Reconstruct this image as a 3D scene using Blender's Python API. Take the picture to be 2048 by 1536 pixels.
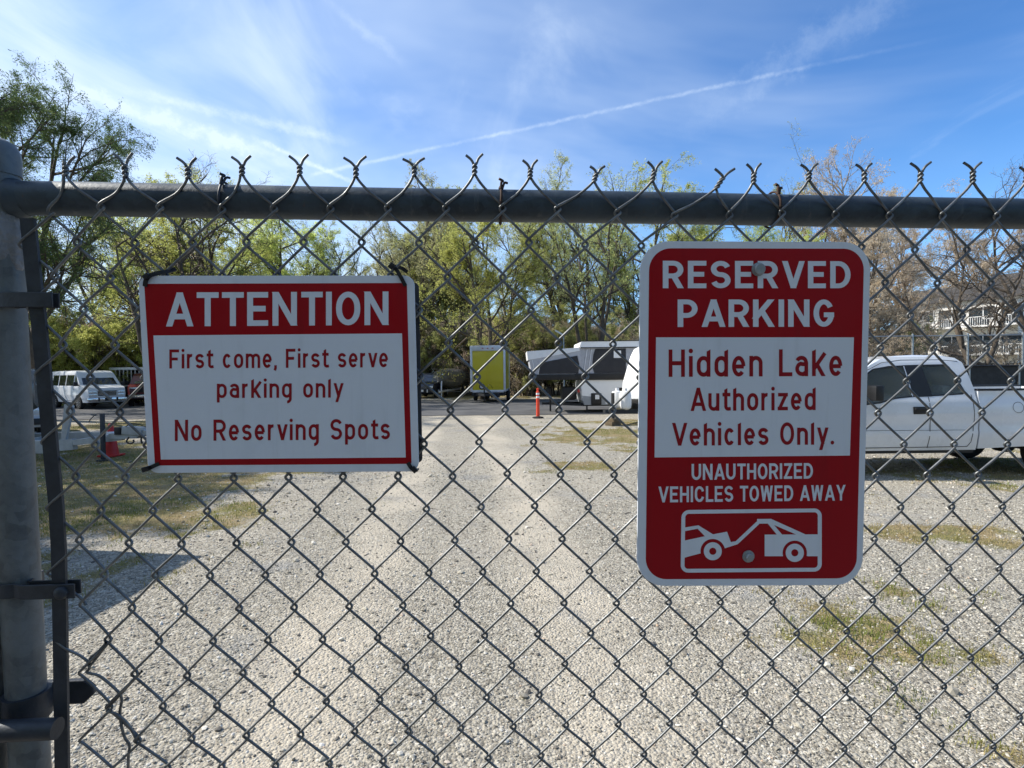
import bpy, bmesh, math, random
import numpy as np
from mathutils import Vector, Matrix
from mathutils.geometry import tessellate_polygon

S = bpy.context.scene
for o in list(bpy.data.objects):
    bpy.data.objects.remove(o)
R_ = math.radians

# ------------------------------------------------------------------ camera
FPX, PW, PH, EYE = 1100.0, 2048, 1536, 1.70
PITCH, ROLL = math.atan(23 / 1100.0), 0.011
fw = np.array([0, math.cos(PITCH), -math.sin(PITCH)])
u0 = np.array([0, math.sin(PITCH), math.cos(PITCH)])
r0 = np.array([1.0, 0, 0])
cr = r0 * math.cos(ROLL) - u0 * math.sin(ROLL)
cu = u0 * math.cos(ROLL) + r0 * math.sin(ROLL)
CAMP = np.array([0, 0, EYE])
cd = bpy.data.cameras.new('camera')
cam = bpy.data.objects.new('camera', cd)
S.collection.objects.link(cam)
cam.matrix_world = Matrix(((cr[0], cu[0], -fw[0], CAMP[0]), (cr[1], cu[1], -fw[1], CAMP[1]),
                           (cr[2], cu[2], -fw[2], CAMP[2]), (0, 0, 0, 1)))
cd.sensor_width = 36.0
cd.lens = 36.0 * FPX / PW
cd.clip_start = 0.02
cd.clip_end = 2000
S.camera = cam

# ------------------------------------------------------------------ sun, sky, exposure
SUN_EL, SUN_AZ = R_(42), R_(11)          # sun stands at the left, a little beyond the gate
S.view_settings.view_transform = 'Standard'
S.view_settings.look = 'None'
S.view_settings.gamma = 1
S.view_settings.exposure = 0.5
ld = bpy.data.lights.new('sun', 'SUN')
ld.energy = 5.0
ld.angle = R_(0.5)
ld.color = (1.0, 0.94, 0.84)
sun = bpy.data.objects.new('sun', ld)
S.collection.objects.link(sun)
sdir = Vector((-math.cos(SUN_AZ) * math.cos(SUN_EL), math.sin(SUN_AZ) * math.cos(SUN_EL), math.sin(SUN_EL)))
sun.rotation_euler = sdir.to_track_quat('Z', 'Y').to_euler()
sun.location = (-30, 10, 30)

W = bpy.data.worlds.new('World')
S.world = W
W.use_nodes = True
nt = W.node_tree
nt.nodes.clear()


class NG:
    """tiny node-graph helper"""
    def __init__(s, tree):
        s.t = tree

    def n(s, typ, ins=None, **kw):
        nd = s.t.nodes.new(typ)
        for k, v in kw.items():
            setattr(nd, k, v)
        for k, v in (ins or {}).items():
            sock = nd.inputs[k]
            if isinstance(v, bpy.types.NodeSocket):
                s.t.links.new(v, sock)
            else:
                sock.default_value = v
        return nd

    def math(s, op, a, b=None, c=None, clamp=False):
        i = {0: a}
        if b is not None:
            i[1] = b
        if c is not None:
            i[2] = c
        return s.n('ShaderNodeMath', i, operation=op, use_clamp=clamp).outputs[0]

    def vmath(s, op, a, b=None):
        i = {0: a}
        if b is not None:
            i[1] = b
        nd = s.n('ShaderNodeVectorMath', i, operation=op)
        return nd.outputs['Value'] if op in ('DOT_PRODUCT', 'LENGTH') else nd.outputs[0]

    def mix(s, f, a, b, blend='MIX'):
        nd = s.n('ShaderNodeMix', data_type='RGBA', blend_type=blend)
        for k, v in ((0, f), (6, a), (7, b)):
            if isinstance(v, bpy.types.NodeSocket):
                s.t.links.new(v, nd.inputs[k])
            else:
                nd.inputs[k].default_value = v if k == 0 or len(v) == 4 else (*v, 1)
        return nd.outputs[2]

    def noise(s, vec, scale, detail=4, rough=0.55, dist=0.0, out=0):
        i = {'Scale': scale, 'Detail': detail, 'Roughness': rough, 'Distortion': dist}
        if vec is not None:
            i['Vector'] = vec
        return s.n('ShaderNodeTexNoise', i).outputs[out]

    def ramp(s, f, stops):
        nd = s.n('ShaderNodeValToRGB', {0: f})
        el = nd.color_ramp.elements
        while len(el) < len(stops):
            el.new(0.5)
        for e, (p, c) in zip(el, stops):
            e.position = p
            e.color = c if len(c) == 4 else (*c, 1)
        return nd.outputs[0]

    def range(s, v, a, b, c=0.0, d=1.0, smooth=True):
        nd = s.n('ShaderNodeMapRange', {0: v, 1: a, 2: b, 3: c, 4: d})
        if smooth:
            nd.interpolation_type = 'SMOOTHSTEP'
        return nd.outputs[0]


def cam_dir(x, y):
    d = fw + cr * (x - PW / 2) / FPX - cu * (y - PH / 2) / FPX
    return d / np.linalg.norm(d)


g = NG(nt)
sky = g.n('ShaderNodeTexSky', sky_type='NISHITA', sun_disc=False, sun_elevation=SUN_EL,
          sun_rotation=-(math.pi / 2 - SUN_AZ), altitude=820, air_density=1.0, dust_density=0.35, ozone_density=2.2)
D_ = g.n('ShaderNodeTexCoord').outputs['Generated']
sep = g.n('ShaderNodeSeparateXYZ', {0: D_})
zz = g.math('MAXIMUM', g.math('ADD', sep.outputs[2], 0.10), 0.02)
px_ = g.math('DIVIDE', sep.outputs[0], zz)
py_ = g.math('DIVIDE', sep.outputs[1], zz)
P_ = g.n('ShaderNodeCombineXYZ', {0: px_, 1: py_, 2: 0.0}).outputs[0]
# broad veil: stronger towards the left of the sky, thinning out to the right
side = g.range(px_, -2.2, 1.7, 1.0, 0.0)
big = g.noise(P_, 0.55, 5, 0.55, 0.6)
rot1 = g.n('ShaderNodeMapping', {'Vector': P_, 'Rotation': (0, 0, R_(12)), 'Scale': (1.5, 0.72, 1)}).outputs[0]
st1 = g.noise(rot1, 1.1, 8, 0.58, 0.9)
rot2 = g.n('ShaderNodeMapping', {'Vector': P_, 'Rotation': (0, 0, R_(-20)), 'Scale': (1.9, 0.6, 1)}).outputs[0]
st2 = g.noise(rot2, 1.2, 8, 0.60, 2.0)
veil = g.math('MULTIPLY', g.range(g.math('ADD', big, g.math('MULTIPLY', side, 0.36)), 0.40, 1.0), 0.64)
w1 = g.range(g.math('ADD', st1, g.math('MULTIPLY', side, 0.16)), 0.56, 0.82)
w2 = g.range(g.math('ADD', st2, g.math('MULTIPLY', side, 0.05)), 0.58, 0.86)
wisps = g.math('ADD', g.math('MULTIPLY', w1, 0.34), g.math('MULTIPLY', w2, 0.05))


def contrail(a, b, width, amp, lo, hi):
    """a straight vapour trail: a band about the great circle through two sky directions"""
    A, B = cam_dir(*a), cam_dir(*b)
    nrm = np.cross(A, B)
    nrm /= np.linalg.norm(nrm)
    along = B - A
    along /= np.linalg.norm(along)
    wob = g.math('MULTIPLY', g.math('SUBTRACT', g.noise(D_, 34, 5, 0.7), 0.5), width * 2.2)
    d = g.math('ABSOLUTE', g.math('ADD', g.vmath('DOT_PRODUCT', D_, tuple(nrm)), wob))
    t = g.vmath('DOT_PRODUCT', D_, tuple(along))
    ta, tb = float(A @ along), float(B @ along)
    band = g.range(d, width, 0.0)
    ends = g.math('MULTIPLY', g.range(t, ta - lo, ta), g.range(t, tb + hi, tb))
    brk = g.range(g.noise(D_, 22, 5, 0.7), 0.28, 0.66, 0.15, 1.0)
    return g.math('MULTIPLY', g.math('MULTIPLY', g.math('MULTIPLY', band, ends), brk), amp)


c1 = contrail((640, 346), (1400, 181), 0.0046, 0.24, 0.02, 0.30)
c2 = contrail((560, 300), (700, 362), 0.006, 0.35, 0.05, 0.03)
c3 = contrail((1540, 150), (1760, 10), 0.034, 0.11, 0.2, 0.1)
c4 = contrail((170, 190), (470, 285), 0.018, 0.30, 0.08, 0.12)
c5 = contrail((360, 205), (620, 265), 0.011, 0.22, 0.1, 0.1)
c6 = contrail((690, 30), (770, 95), 0.012, 0.12, 0.05, 0.05)
cl = veil
for c in (wisps, c1, c2, c3, c4, c5, c6):
    cl = g.math('ADD', cl, c)
cl = g.math('MULTIPLY', g.math('MINIMUM', cl, 0.82), g.range(sep.outputs[2], -0.01, 0.05))
tint = g.mix(1.0, sky.outputs[0], (0.50, 0.95, 1.38), 'MULTIPLY')
low = g.range(sep.outputs[2], 0.0, 0.42, 0.46, 0.0)
hazy = g.mix(low, tint, (3.9, 6.3, 8.9))
skyc = g.mix(cl, hazy, (6.4, 7.4, 8.5))
bg = g.n('ShaderNodeBackground', {0: skyc, 1: 0.108})
out = g.n('ShaderNodeOutputWorld', {0: bg.outputs[0]})


# ------------------------------------------------------------------ materials
def mat(name, color=(0.5, 0.5, 0.5), rough=0.6, metal=0.0, coat=0.0, spec=0.5, var=0.0, vscale=8.0, dark=None,
        bump=0.0, bscale=60.0, subsurf=0.0, trans=0.0, ior=1.45, rvar=0.0, coords='Object'):
    m = bpy.data.materials.new(name)
    m.use_nodes = True
    q = NG(m.node_tree)
    b = m.node_tree.nodes['Principled BSDF']
    b.inputs['Base Color'].default_value = (*color, 1)
    b.inputs['Roughness'].default_value = rough
    b.inputs['Metallic'].default_value = metal
    b.inputs['Coat Weight'].default_value = coat
    b.inputs['Coat Roughness'].default_value = 0.06
    b.inputs['Specular IOR Level'].default_value = spec
    b.inputs['Transmission Weight'].default_value = trans
    b.inputs['IOR'].default_value = ior
    if var or bump or rvar:
        tc = q.n('ShaderNodeTexCoord').outputs[coords]
    if var:
        nz = q.noise(tc, vscale, 6, 0.65)
        f = q.range(nz, 0.3, 0.72)
        c2 = dark or tuple(x * (1 - var) for x in color)
        m.node_tree.links.new(q.mix(f, c2, color), b.inputs['Base Color'])
    if rvar:
        nz2 = q.noise(tc, vscale * 1.7, 5, 0.6)
        m.node_tree.links.new(q.range(nz2, 0.3, 0.7, rough - rvar, rough + rvar), b.inputs['Roughness'])
    if bump:
        nb = q.noise(tc, bscale, 5, 0.6)
        bn = q.n('ShaderNodeBump', {'Strength': bump, 'Distance': 0.01, 'Height': nb})
        m.node_tree.links.new(bn.outputs[0], b.inputs['Normal'])
    return m


M = {}


def galvanised(name, base, dull, rough, metal):
    m = bpy.data.materials.new(name)
    m.use_nodes = True
    q = NG(m.node_tree)
    b = m.node_tree.nodes['Principled BSDF']
    tc = q.n('ShaderNodeTexCoord').outputs['Object']
    vo = q.n('ShaderNodeTexVoronoi', {'Vector': tc, 'Scale': 95.0})
    sp = q.n('ShaderNodeSeparateColor', {0: vo.outputs['Color']}).outputs[0]
    n1 = q.noise(tc, 12, 6, 0.7)
    c = q.mix(q.range(n1, 0.32, 0.70), dull, base)
    c = q.mix(q.range(sp, 0.0, 1.0, 0.0, 0.35, False), c, tuple(x * 1.5 for x in base))
    run = q.noise(q.n('ShaderNodeMapping', {'Vector': tc, 'Scale': (60, 60, 4)}).outputs[0], 1.0, 5, 0.7)
    c = q.mix(q.range(run, 0.56, 0.76, 0.0, 0.45), c, (0.16, 0.165, 0.165))
    ru = q.noise(tc, 46, 6, 0.75)
    c = q.mix(q.math('MULTIPLY', q.range(ru, 0.60, 0.70), q.range(n1, 0.50, 0.64)), c, (0.10, 0.055, 0.035))
    m.node_tree.links.new(c, b.inputs['Base Color'])
    b.inputs['Metallic'].default_value = metal
    m.node_tree.links.new(q.math('ADD', q.range(sp, 0, 1, rough - 0.07, rough + 0.07, False), q.range(n1, 0.3, 0.7, -0.06, 0.08)), b.inputs['Roughness'])
    bp = q.n('ShaderNodeBump', {'Strength': 0.10, 'Distance': 0.01, 'Height': q.noise(tc, 150, 5, 0.7)})
    m.node_tree.links.new(bp.outputs[0], b.inputs['Normal'])
    return m


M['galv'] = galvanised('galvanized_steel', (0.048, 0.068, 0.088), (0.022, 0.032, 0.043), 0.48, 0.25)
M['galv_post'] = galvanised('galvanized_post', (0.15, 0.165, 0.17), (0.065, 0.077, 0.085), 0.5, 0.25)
M['wire'] = mat('galvanized_wire', (0.255, 0.265, 0.27), 0.58, 1.0, var=0.45, vscale=40, bump=0.05, bscale=400, rvar=0.1)
M['strap'] = mat('dull_steel', (0.045, 0.052, 0.064), 0.5, 0.3, var=0.4, vscale=30, bump=0.08, bscale=200)
M['weld'] = mat('aluminium_paint', (0.26, 0.27, 0.285), 0.5, 0.2, var=0.45, vscale=25, bump=0.5, bscale=70)
M['rust'] = mat('rusty_wire', (0.075, 0.042, 0.030), 0.8, 0.2, var=0.5, vscale=90)
M['bolt'] = mat('zinc_bolt', (0.42, 0.45, 0.46), 0.4, 0.55, var=0.3, vscale=70, bump=0.08, bscale=250)
M['tie'] = mat('black_nylon', (0.012, 0.012, 0.014), 0.45)


def sheeting(name, base, streak, fleck, rough, spec):
    """sign film: fine grain, faint run-off streaks, dust and a few pale scuffs"""
    m = bpy.data.materials.new(name)
    m.use_nodes = True
    q = NG(m.node_tree)
    b = m.node_tree.nodes['Principled BSDF']
    tc = q.n('ShaderNodeTexCoord').outputs['Object']
    grain = q.noise(tc, 900, 2, 0.6)
    st = q.noise(q.n('ShaderNodeMapping', {'Vector': tc, 'Scale': (55, 1, 5)}).outputs[0], 1.0, 5, 0.65)
    cloud = q.noise(tc, 9, 5, 0.65)
    c = q.mix(q.range(grain, 0.35, 0.65, 0.0, 0.10), base, streak)
    c = q.mix(q.range(st, 0.50, 0.78, 0.0, 0.55), c, streak)
    c = q.mix(q.range(cloud, 0.52, 0.75, 0.0, 0.5), c, streak)
    sc = q.noise(q.n('ShaderNodeMapping', {'Vector': tc, 'Scale': (70, 1, 70), 'Rotation': (0, 0.5, 0)}).outputs[0], 1.0, 8, 0.8)
    c = q.mix(q.math('MULTIPLY', q.range(sc, 0.63, 0.74, 0.0, 0.5), q.range(cloud, 0.5, 0.62)), c, fleck)
    m.node_tree.links.new(c, b.inputs['Base Color'])
    m.node_tree.links.new(q.range(cloud, 0.3, 0.7, rough - 0.08, rough + 0.12), b.inputs['Roughness'])
    b.inputs['Specular IOR Level'].default_value = spec
    bp = q.n('ShaderNodeBump', {'Strength': 0.05, 'Distance': 0.01, 'Height': q.noise(tc, 14, 3, 0.5)})
    m.node_tree.links.new(bp.outputs[0], b.inputs['Normal'])
    return m


M['sign_white'] = sheeting('white_sheeting', (0.72, 0.76, 0.82), (0.61, 0.645, 0.69), (0.40, 0.40, 0.40), 0.42, 0.35)
M['sign_red'] = sheeting('red_sheeting', (0.35, 0.003, 0.009), (0.27, 0.005, 0.010), (0.32, 0.09, 0.08), 0.36, 0.22)
M['sign_ink'] = sheeting('red_lettering', (0.30, 0.007, 0.014), (0.25, 0.010, 0.017), (0.30, 0.08, 0.08), 0.4, 0.25)
M['backplate'] = mat('dark_backing', (0.05, 0.055, 0.065), 0.6)
M['paint_white'] = mat('white_car_paint', (0.70, 0.73, 0.76), 0.28, coat=0.8, var=0.10, vscale=1.6, rvar=0.08)
M['paint_van'] = mat('aged_white_paint', (0.66, 0.68, 0.70), 0.4, coat=0.3, var=0.12, vscale=2.2, rvar=0.1)
M['maroon'] = mat('maroon_car_paint', (0.12, 0.008, 0.012), 0.35, coat=0.5, var=0.2, vscale=2)
M['navy'] = mat('navy_car_paint', (0.012, 0.018, 0.035), 0.3, coat=0.6)
M['glass'] = mat('tinted_glass', (0.84, 0.97, 0.95), 0.02, trans=0.92, ior=1.12)
M['dark_glass'] = mat('dark_glass', (0.010, 0.014, 0.017), 0.06, spec=0.8, coat=0.4)
M['cabin'] = mat('grey_cabin', (0.10, 0.11, 0.115), 0.8)
M['seat'] = mat('grey_seat_cloth', (0.20, 0.22, 0.23), 0.9, var=0.3, vscale=20)
M['trim'] = mat('black_plastic', (0.014, 0.014, 0.015), 0.5, var=0.3, vscale=8)
M['rubber'] = mat('tyre_rubber', (0.018, 0.018, 0.018), 0.85, var=0.35, vscale=12, bump=0.3, bscale=60)
M['rim'] = mat('wheel_metal', (0.38, 0.39, 0.40), 0.35, 0.7, var=0.2, vscale=12)
M['chrome'] = mat('chrome', (0.62, 0.63, 0.64), 0.16, 1.0, var=0.1, vscale=10)
M['lamp'] = mat('headlight_glass', (0.62, 0.66, 0.68), 0.1, 0.3, coat=0.6)
M['tail'] = mat('red_lens', (0.35, 0.012, 0.015), 0.2, coat=0.6)
M['plate'] = mat('number_plate', (0.62, 0.64, 0.66), 0.5)
M['alu'] = mat('aluminium_trim', (0.60, 0.62, 0.65), 0.4, 0.35, var=0.15, vscale=5)
M['yellow'] = mat('yellow_panel', (0.52, 0.42, 0.015), 0.38, coat=0.3, var=0.06, vscale=2)
M['frame_dark'] = mat('dark_frame_steel', (0.02, 0.022, 0.026), 0.55, 0.2, var=0.3, vscale=9)
M['tr_white'] = mat('white_trailer_paint', (0.42, 0.43, 0.42), 0.5, var=0.22, vscale=6, bump=0.05)
M['camper'] = mat('camper_fibreglass', (0.74, 0.76, 0.77), 0.4, var=0.06, vscale=3)
M['camper_grey'] = mat('camper_lower_grey', (0.28, 0.30, 0.32), 0.5, var=0.1, vscale=3)
M['rv_white'] = mat('rv_white', (0.78, 0.78, 0.77), 0.42, var=0.06, vscale=2, coat=0.2)
M['green'] = mat('green_decal', (0.06, 0.18, 0.04), 0.5)
M['tent_white'] = mat('white_tent_vinyl', (0.72, 0.73, 0.74), 0.7, var=0.08, vscale=5, bump=0.2, bscale=5)
M['tent_grey'] = mat('grey_tent_canvas', (0.44, 0.45, 0.48), 0.85, var=0.18, vscale=6, bump=0.3, bscale=6)
M['screen'] = mat('dark_tent_screen', (0.030, 0.031, 0.036), 0.7, var=0.3, vscale=3)
M['orange'] = mat('orange_plastic', (0.72, 0.065, 0.025), 0.5, var=0.12, vscale=12)
M['cone'] = mat('red_cone_plastic', (0.50, 0.022, 0.018), 0.55, var=0.15, vscale=12)
M['reflective'] = mat('reflective_band', (0.72, 0.73, 0.75), 0.35)
M['tarp'] = mat('dark_boat_cover', (0.14, 0.14, 0.135), 0.2, var=0.4, vscale=3, bump=0.7, bscale=4, coat=0.4)
M['timber'] = mat('weathered_wood', (0.16, 0.12, 0.07), 0.85, var=0.4, vscale=8, bump=0.3)
M['slat'] = mat('pale_slats', (0.62, 0.60, 0.57), 0.7, var=0.2, vscale=5)
M['cream'] = mat('cream_siding', (0.72, 0.70, 0.65), 0.8, var=0.08, vscale=0.7, bump=0.2, bscale=6)
M['roof'] = mat('dark_shingles', (0.06, 0.055, 0.05), 0.9, var=0.35, vscale=3, bump=0.4, bscale=8)
M['win'] = mat('house_window', (0.03, 0.04, 0.05), 0.1, spec=0.7)
M['shed'] = mat('pale_metal_box', (0.55, 0.56, 0.57), 0.5, var=0.1, vscale=1)
M['privacy'] = mat('dark_privacy_mesh', (0.035, 0.036, 0.036), 0.8, var=0.4, vscale=4)


def leafmat(name, c1, c2, tr=0.4):
    m = bpy.data.materials.new(name)
    m.use_nodes = True
    q = NG(m.node_tree)
    m.node_tree.nodes.clear()
    tc = q.n('ShaderNodeTexCoord').outputs['Object']
    oi = q.n('ShaderNodeObjectInfo').outputs['Random']
    n1 = q.noise(tc, 0.55, 3, 0.6)
    n2 = q.noise(tc, 9.0, 2, 0.6)
    f = q.range(q.math('ADD', q.math('MULTIPLY', n1, 0.6), q.math('MULTIPLY', n2, 0.4)), 0.34, 0.66)
    col = q.mix(f, c1, c2)
    hs = q.n('ShaderNodeHueSaturation', {'Hue': q.range(oi, 0, 1, 0.488, 0.512, False), 'Saturation': 1.0,
                                        'Value': q.range(oi, 0, 1, 0.85, 1.15, False), 'Color': col}).outputs[0]
    df = q.n('ShaderNodeBsdfDiffuse', {0: hs})
    tl = q.n('ShaderNodeBsdfTranslucent', {0: hs})
    mx = q.n('ShaderNodeMixShader', {0: tr, 1: df.outputs[0], 2: tl.outputs[0]})
    q.n('ShaderNodeOutputMaterial', {0: mx.outputs[0]})
    return m


M['leaf_dark'] = leafmat('dark_willow_leaf', (0.075, 0.11, 0.045), (0.19, 0.25, 0.09))
M['leaf_lime'] = leafmat('lime_spring_leaf', (0.38, 0.42, 0.10), (0.68, 0.72, 0.25), 0.6)
M['leaf_olive'] = leafmat('olive_spring_leaf', (0.32, 0.345, 0.13), (0.56, 0.58, 0.26), 0.58)
M['leaf_grey'] = leafmat('grey_green_leaf', (0.38, 0.39, 0.19), (0.60, 0.61, 0.33), 0.58)
M['leaf_tan'] = leafmat('dry_tan_leaf', (0.48, 0.395, 0.29), (0.70, 0.60, 0.46), 0.5)
M['bark'] = mat('grey_brown_bark', (0.12, 0.095, 0.07), 0.9, var=0.5, vscale=3, bump=0.6, bscale=12)
M['bark_pale'] = mat('pale_bark', (0.46, 0.40, 0.34), 0.9, var=0.35, vscale=3, bump=0.4, bscale=12)
M['bark_tan'] = mat('tan_bark', (0.27, 0.21, 0.155), 0.9, var=0.4, vscale=3, bump=0.4, bscale=12)

# ------------------------------------------------------------------ mesh helpers
COL = S.collection


def link(o, parent=None):
    COL.objects.link(o)
    if parent is not None:
        o.parent = parent
    return o


def tag(o, label=None, cat=None, group=None, kind=None):
    for k, v in (('label', label), ('category', cat), ('group', group), ('kind', kind)):
        if v:
            o[k] = v
    return o


def empty(name, loc=(0, 0, 0), rz=0.0, matrix=None):
    o = bpy.data.objects.new(name, None)
    o.empty_display_size = 0.1
    COL.objects.link(o)
    if matrix is not None:
        o.matrix_world = matrix
    else:
        o.location = loc
        o.rotation_euler = (0, 0, rz)
    return o


def np_mesh(name, V, Fc, mats, mi=None, smooth=False):
    """V (n,3) array, Fc list of (m,k) index arrays"""
    me = bpy.data.meshes.new(name)
    V = np.asarray(V, dtype=np.float32)
    Fs = [np.asarray(f, dtype=np.int32) for f in (Fc if isinstance(Fc, (list, tuple)) else [Fc]) if len(f)]
    me.vertices.add(len(V))
    me.vertices.foreach_set('co', V.ravel())
    nl = sum(f.size for f in Fs)
    nf = sum(len(f) for f in Fs)
    me.loops.add(nl)
    me.polygons.add(nf)
    me.loops.foreach_set('vertex_index', np.concatenate([f.ravel() for f in Fs]))
    tot = np.concatenate([np.full(len(f), f.shape[1], dtype=np.int32) for f in Fs])
    me.polygons.foreach_set('loop_start', np.concatenate([[0], np.cumsum(tot)[:-1]]).astype(np.int32))
    for m_ in (mats if isinstance(mats, (list, tuple)) else [mats]):
        me.materials.append(m_)
    if mi is not None:
        me.polygons.foreach_set('material_index', np.asarray(mi, dtype=np.int32))
    me.polygons.foreach_set('use_smooth', np.full(nf, bool(smooth)))
    me.update(calc_edges=True)
    me.validate()
    return me


class MB:
    """collects shapes and links them as ONE mesh object"""
    def __init__(s):
        s.v, s.f, s.m = [], [], []

    def add(s, V, Fa, mi=0):
        b = len(s.v)
        s.v += [tuple(map(float, p)) for p in V]
        for f in Fa:
            s.f.append(tuple(int(i) + b for i in f))
            s.m.append(mi)
        return s

    def box(s, c, d, rz=0.0, mi=0, ry=0.0, bev=0.0):
        x, y, z = (k / 2 for k in d)
        if bev:
            bm = bmesh.new()
            bmesh.ops.create_cube(bm, size=1)
            bmesh.ops.scale(bm, vec=d, verts=bm.verts)
            bmesh.ops.bevel(bm, geom=bm.edges[:] + bm.verts[:], offset=bev, segments=2, affect='EDGES', profile=0.6)
            V = np.array([v.co[:] for v in bm.verts])
            bm.verts.index_update()
            Fa = [[v.index for v in f.verts] for f in bm.faces]
            bm.free()
        else:
            V = np.array([(a * x, b * y, e * z) for a in (-1, 1) for b in (-1, 1) for e in (-1, 1)])
            Fa = [(0, 1, 3, 2), (4, 6, 7, 5), (0, 4, 5, 1), (2, 3, 7, 6), (0, 2, 6, 4), (1, 5, 7, 3)]
        if ry:
            ca, sa = math.cos(ry), math.sin(ry)
            V = V @ np.array([[ca, 0, -sa], [0, 1, 0], [sa, 0, ca]])
        if rz:
            ca, sa = math.cos(rz), math.sin(rz)
            V = V @ np.array([[ca, sa, 0], [-sa, ca, 0], [0, 0, 1]])
        return s.add(V + np.array(c), Fa, mi)

    def tube(s, path, r, n=8, mi=0, caps=True, closed=False):
        V, Fa = tube_np(np.asarray(path, float), r, n, caps, closed)
        return s.add(V, Fa, mi)

    def bar(s, a, b, w, h, mi=0):
        """rectangular bar from a to b, w across, h in the vertical sense"""
        a, b = np.array(a, float), np.array(b, float)
        d = (b - a) / np.linalg.norm(b - a)
        up = np.array([0, 0, 1.0]) if abs(d[2]) < 0.9 else np.array([0, 1.0, 0])
        x = np.cross(d, up)
        x /= np.linalg.norm(x)
        z = np.cross(x, d)
        V = [p + x * i * w / 2 + z * j * h / 2 for p in (a, b) for i, j in ((-1, -1), (1, -1), (1, 1), (-1, 1))]
        return s.add(V, [(3, 2, 1, 0), (4, 5, 6, 7), (0, 1, 5, 4), (1, 2, 6, 5), (2, 3, 7, 6), (3, 0, 4, 7)], mi)

    def lathe(s, prof, n=24, axis='z', o=(0, 0, 0), mi=0):
        """prof: list of (radius, height) along the axis"""
        V, Fa = [], []
        for r, h in prof:
            for k in range(n):
                a = 2 * math.pi * k / n
                p = (r * math.cos(a), r * math.sin(a), h)
                if axis == 'y':
                    p = (p[0], p[2], p[1])
                elif axis == 'x':
                    p = (p[2], p[0], p[1])
                V.append((p[0] + o[0], p[1] + o[1], p[2] + o[2]))
        for i in range(len(prof) - 1):
            for k in range(n):
                a, b = i * n + k, i * n + (k + 1) % n
                q = (a, b, b + n, a + n)
                Fa.append(q if axis != 'y' else q[::-1])
        e0, e1 = tuple(range(n)), tuple(range((len(prof) - 1) * n, len(prof) * n))
        if prof[0][0] > 1e-5:
            Fa.append(e0[::-1] if axis != 'y' else e0)
        if prof[-1][0] > 1e-5:
            Fa.append(e1 if axis != 'y' else e1[::-1])
        return s.add(V, Fa, mi)

    def prism(s, poly, y0, y1, mi=0, plane='xz'):
        """polygon in the xz (or xy) plane given thickness along y (or z)"""
        n = len(poly)
        tri = tessellate_polygon([[Vector((p[0], p[1], 0)) for p in poly]])
        if plane == 'xz':
            V = [(p[0], y0, p[1]) for p in poly] + [(p[0], y1, p[1]) for p in poly]
        elif plane == 'yz':
            V = [(y0, p[0], p[1]) for p in poly] + [(y1, p[0], p[1]) for p in poly]
        else:
            V = [(p[0], p[1], y0) for p in poly] + [(p[0], p[1], y1) for p in poly]
        Fa = [t for t in tri] + [tuple(i + n for i in t[::-1]) for t in tri]
        Fa += [(i, (i + 1) % n, (i + 1) % n + n, i + n) for i in range(n)]
        return s.add(V, Fa, mi)

    def build(s, name, mats, parent=None, angle=35, bevel=0.0):
        mats = mats if isinstance(mats, (list, tuple)) else [mats]
        me = bpy.data.meshes.new(name)
        me.from_pydata(s.v, [], s.f)
        for m_ in mats:
            me.materials.append(m_)
        me.polygons.foreach_set('material_index', s.m)
        bm = bmesh.new()
        bm.from_mesh(me)
        bmesh.ops.recalc_face_normals(bm, faces=bm.faces)
        bm.to_mesh(me)
        bm.free()
        me.polygons.foreach_set('use_smooth', [True] * len(me.polygons))
        me.set_sharp_from_angle(angle=R_(angle))
        me.update()
        o = link(bpy.data.objects.new(name, me), parent)
        if bevel:
            b = o.modifiers.new('bevel', 'BEVEL')
            b.width = bevel
            b.segments = 2
            b.limit_method = 'ANGLE'
            b.angle_limit = R_(40)
        return o


def tube_np(P, r, n=6, caps=True, closed=False):
    k = len(P)
    r = np.broadcast_to(np.asarray(r, float), (k,))
    T = np.gradient(P, axis=0) if not closed else np.roll(P, -1, 0) - np.roll(P, 1, 0)
    T /= np.linalg.norm(T, axis=1)[:, None] + 1e-12
    ref = np.array([0.0, 0, 1]) if abs(T[0][2]) < 0.9 else np.array([1.0, 0, 0])
    A = np.zeros_like(P)
    a = np.cross(T[0], ref)
    for i in range(k):
        a = a - T[i] * (a @ T[i])
        a /= np.linalg.norm(a) + 1e-12
        A[i] = a
    B = np.cross(T, A)
    th = np.arange(n) * 2 * math.pi / n
    V = P[:, None] + r[:, None, None] * (np.cos(th)[None, :, None] * A[:, None] + np.sin(th)[None, :, None] * B[:, None])
    V = V.reshape(-1, 3)
    Fa = []
    m_ = k if closed else k - 1
    for i in range(m_):
        j = (i + 1) % k
        for q in range(n):
            Fa.append((i * n + q, i * n + (q + 1) % n, j * n + (q + 1) % n, j * n + q))
    if caps and not closed:
        Fa.append(tuple(range(n))[::-1])
        Fa.append(tuple(range((k - 1) * n, k * n)))
    return V, Fa


def catmull(P, sub=4):
    P = np.asarray(P, float)
    Q = np.vstack([2 * P[0] - P[1], P, 2 * P[-1] - P[-2]])
    outp = []
    for i in range(1, len(Q) - 2):
        p0, p1, p2, p3 = Q[i - 1], Q[i], Q[i + 1], Q[i + 2]
        for t in np.arange(sub) / sub:
            outp.append(0.5 * (2 * p1 + (p2 - p0) * t + (2 * p0 - 5 * p1 + 4 * p2 - p3) * t * t + (3 * p1 - p0 - 3 * p2 + p3) * t ** 3))
    outp.append(Q[-2])
    return np.array(outp)


def ground_at(x, y):
    """point of the ground seen at a photo position"""
    d = cam_dir(x, y)
    return CAMP + d * (EYE / -d[2])


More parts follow.
